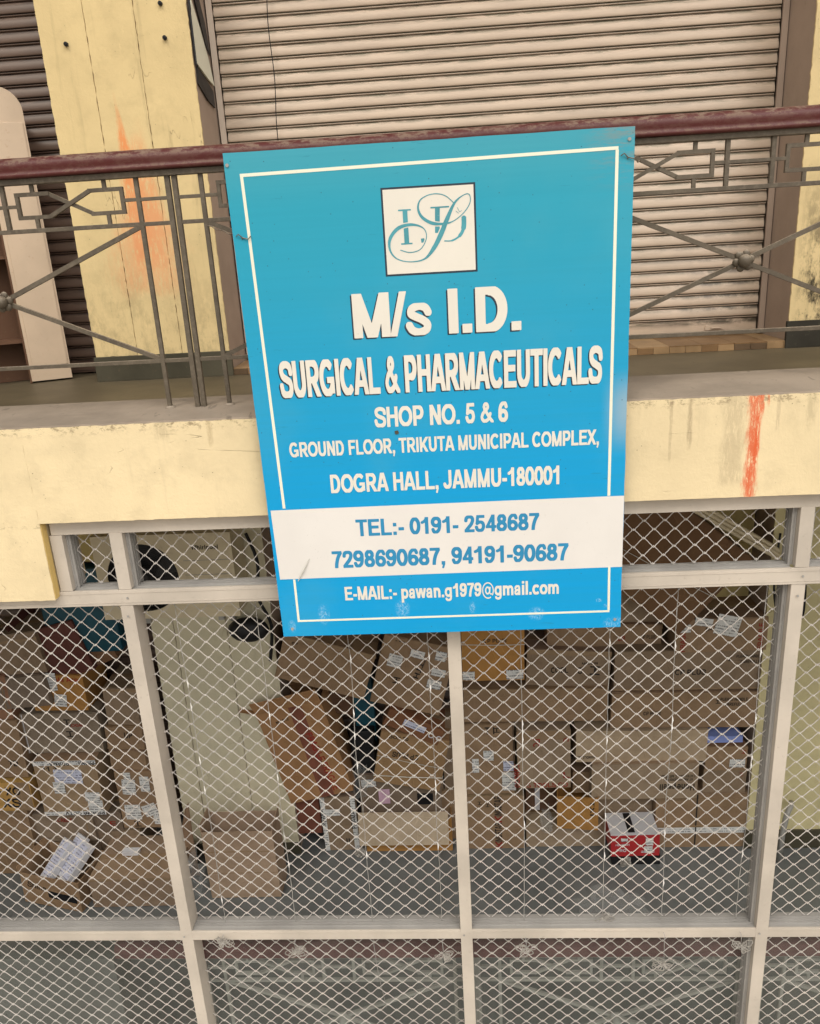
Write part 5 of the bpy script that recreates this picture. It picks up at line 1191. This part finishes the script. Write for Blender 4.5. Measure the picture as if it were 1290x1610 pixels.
crumple('plastic_wrap', (-.84, 2.10, -3.95), .12, 'film', 'clear plastic wrap left of the strapped tan box', seed=9, sq=(.7, .6, 1.9))
crumple('plastic_bag', (.56, 2.0, -4.22), .09, 'film', 'clear plastic bag in the gap beside the curled flap box', seed=11, sq=(.6, .6, 1.7))
crumple('crumpled_plastic', (-.86, 2.0, ZL+.002), .05, 'twine_knot', 'small crumpled plastic wrap by the box with white printed tape', seed=12, sq=(1, 1, .8))

# ------------------------------------------------------------------ hanging clear twines
TW = [(-1.235, -1.39, -3.16, -3.20, 'tied in a bundle right of the left post'), (-0.885, -1.39, -3.20, -3.26, 'ending in a bow below the left part of the sign'),
      (-0.505, -1.50, -3.20, -3.62, 'hanging past the bottom rail under the sign'), (-0.160, -1.50, -3.19, -3.29, 'knotted just left of the middle post'),
      (0.240, -1.50, -3.19, -3.25, 'knotted over the rail right of the middle post'), (0.612, -1.50, -3.13, -3.14, 'bunched on top of the bottom rail'),
      (0.888, -1.39, -3.16, -3.35, 'with its bundle fallen below the bottom rail'), (1.245, -1.39, -3.16, -3.24, 'tied in a bundle beside the right post')]
def build_twine(k, x, zt, zb, zk, lb):
    rnd = random.Random(k+20); t = thing('hanging_twine', 'clear plastic twine '+lb, 'twine', (x, .098, zt), group='clear twines hanging on the mesh')
    pts = []; n = 44
    for i in range(n+1):
        z = (zb-zt)*i/n; pts.append((0.010*mnoise.noise(Vector((k*5, z*2.2, 0)))+0.003*mnoise.noise(Vector((k, z*14, 4))), .003*mnoise.noise(Vector((k, z*9, 8))), z))
    if zk < -3.18 and zk > -3.5: pts += [(pts[-1][0], -.075, zb-zt-.0), (pts[-1][0]+.004, -.078, zk-zt+.02)]
    elif zk < -3.5: pts += [(pts[-1][0]+.01, -.075, zb-zt), (pts[-1][0]+.02, -.070, (zb+zk)/2-zt), (pts[-1][0]+.045, -.070, zk-zt)]
    rr = [0.0016+0.0022*max(0, mnoise.noise(Vector((k*3, i*0.55, 2)))) for i in range(len(pts))]
    MB().tube(pts, rr, 5, flat=.5).make('strand', 'twine', t, smooth=True)
    for q in range(5):
        i = rnd.randrange(4, n-3); p = Vector(pts[i]); MB().tube([p+Vector((0, -.002, .022)), p+Vector((.002, -.004, 0)), p+Vector((0, -.002, -.022))], [.001, .0032, .001], 5, flat=.5).make('twist', 'glint', t)  # bright slivers standing for glints of light along the strand
    if zk > -3.5:
        end = Vector(pts[-1]); m = MB()
        for q in range(15):
            a = rnd.uniform(-1.2, 1.0); s_ = rnd.choice((-1, 1, 1) if k % 2 else (-1, -1, 1)); ln = rnd.uniform(.018, .062)
            tip = end+Vector((s_*ln*math.cos(a), rnd.uniform(-.012, .004), ln*math.sin(a)*.9))
            mid = end+Vector((s_*ln*.6*math.cos(a+.5), -.010, ln*.7*math.sin(a+.5)))
            mid2 = end+Vector((s_*ln*.6*math.cos(a-.5), -.010, ln*.7*math.sin(a-.5)))
            m.tube(catmull([end, mid, tip, mid2, end], 4), 0.0022, 4, flat=.6)
        m.sphere(end, .008, 6, 4)
        m.make('bundle', 'twine_knot', t)
for k, a in enumerate(TW): build_twine(k, *a)
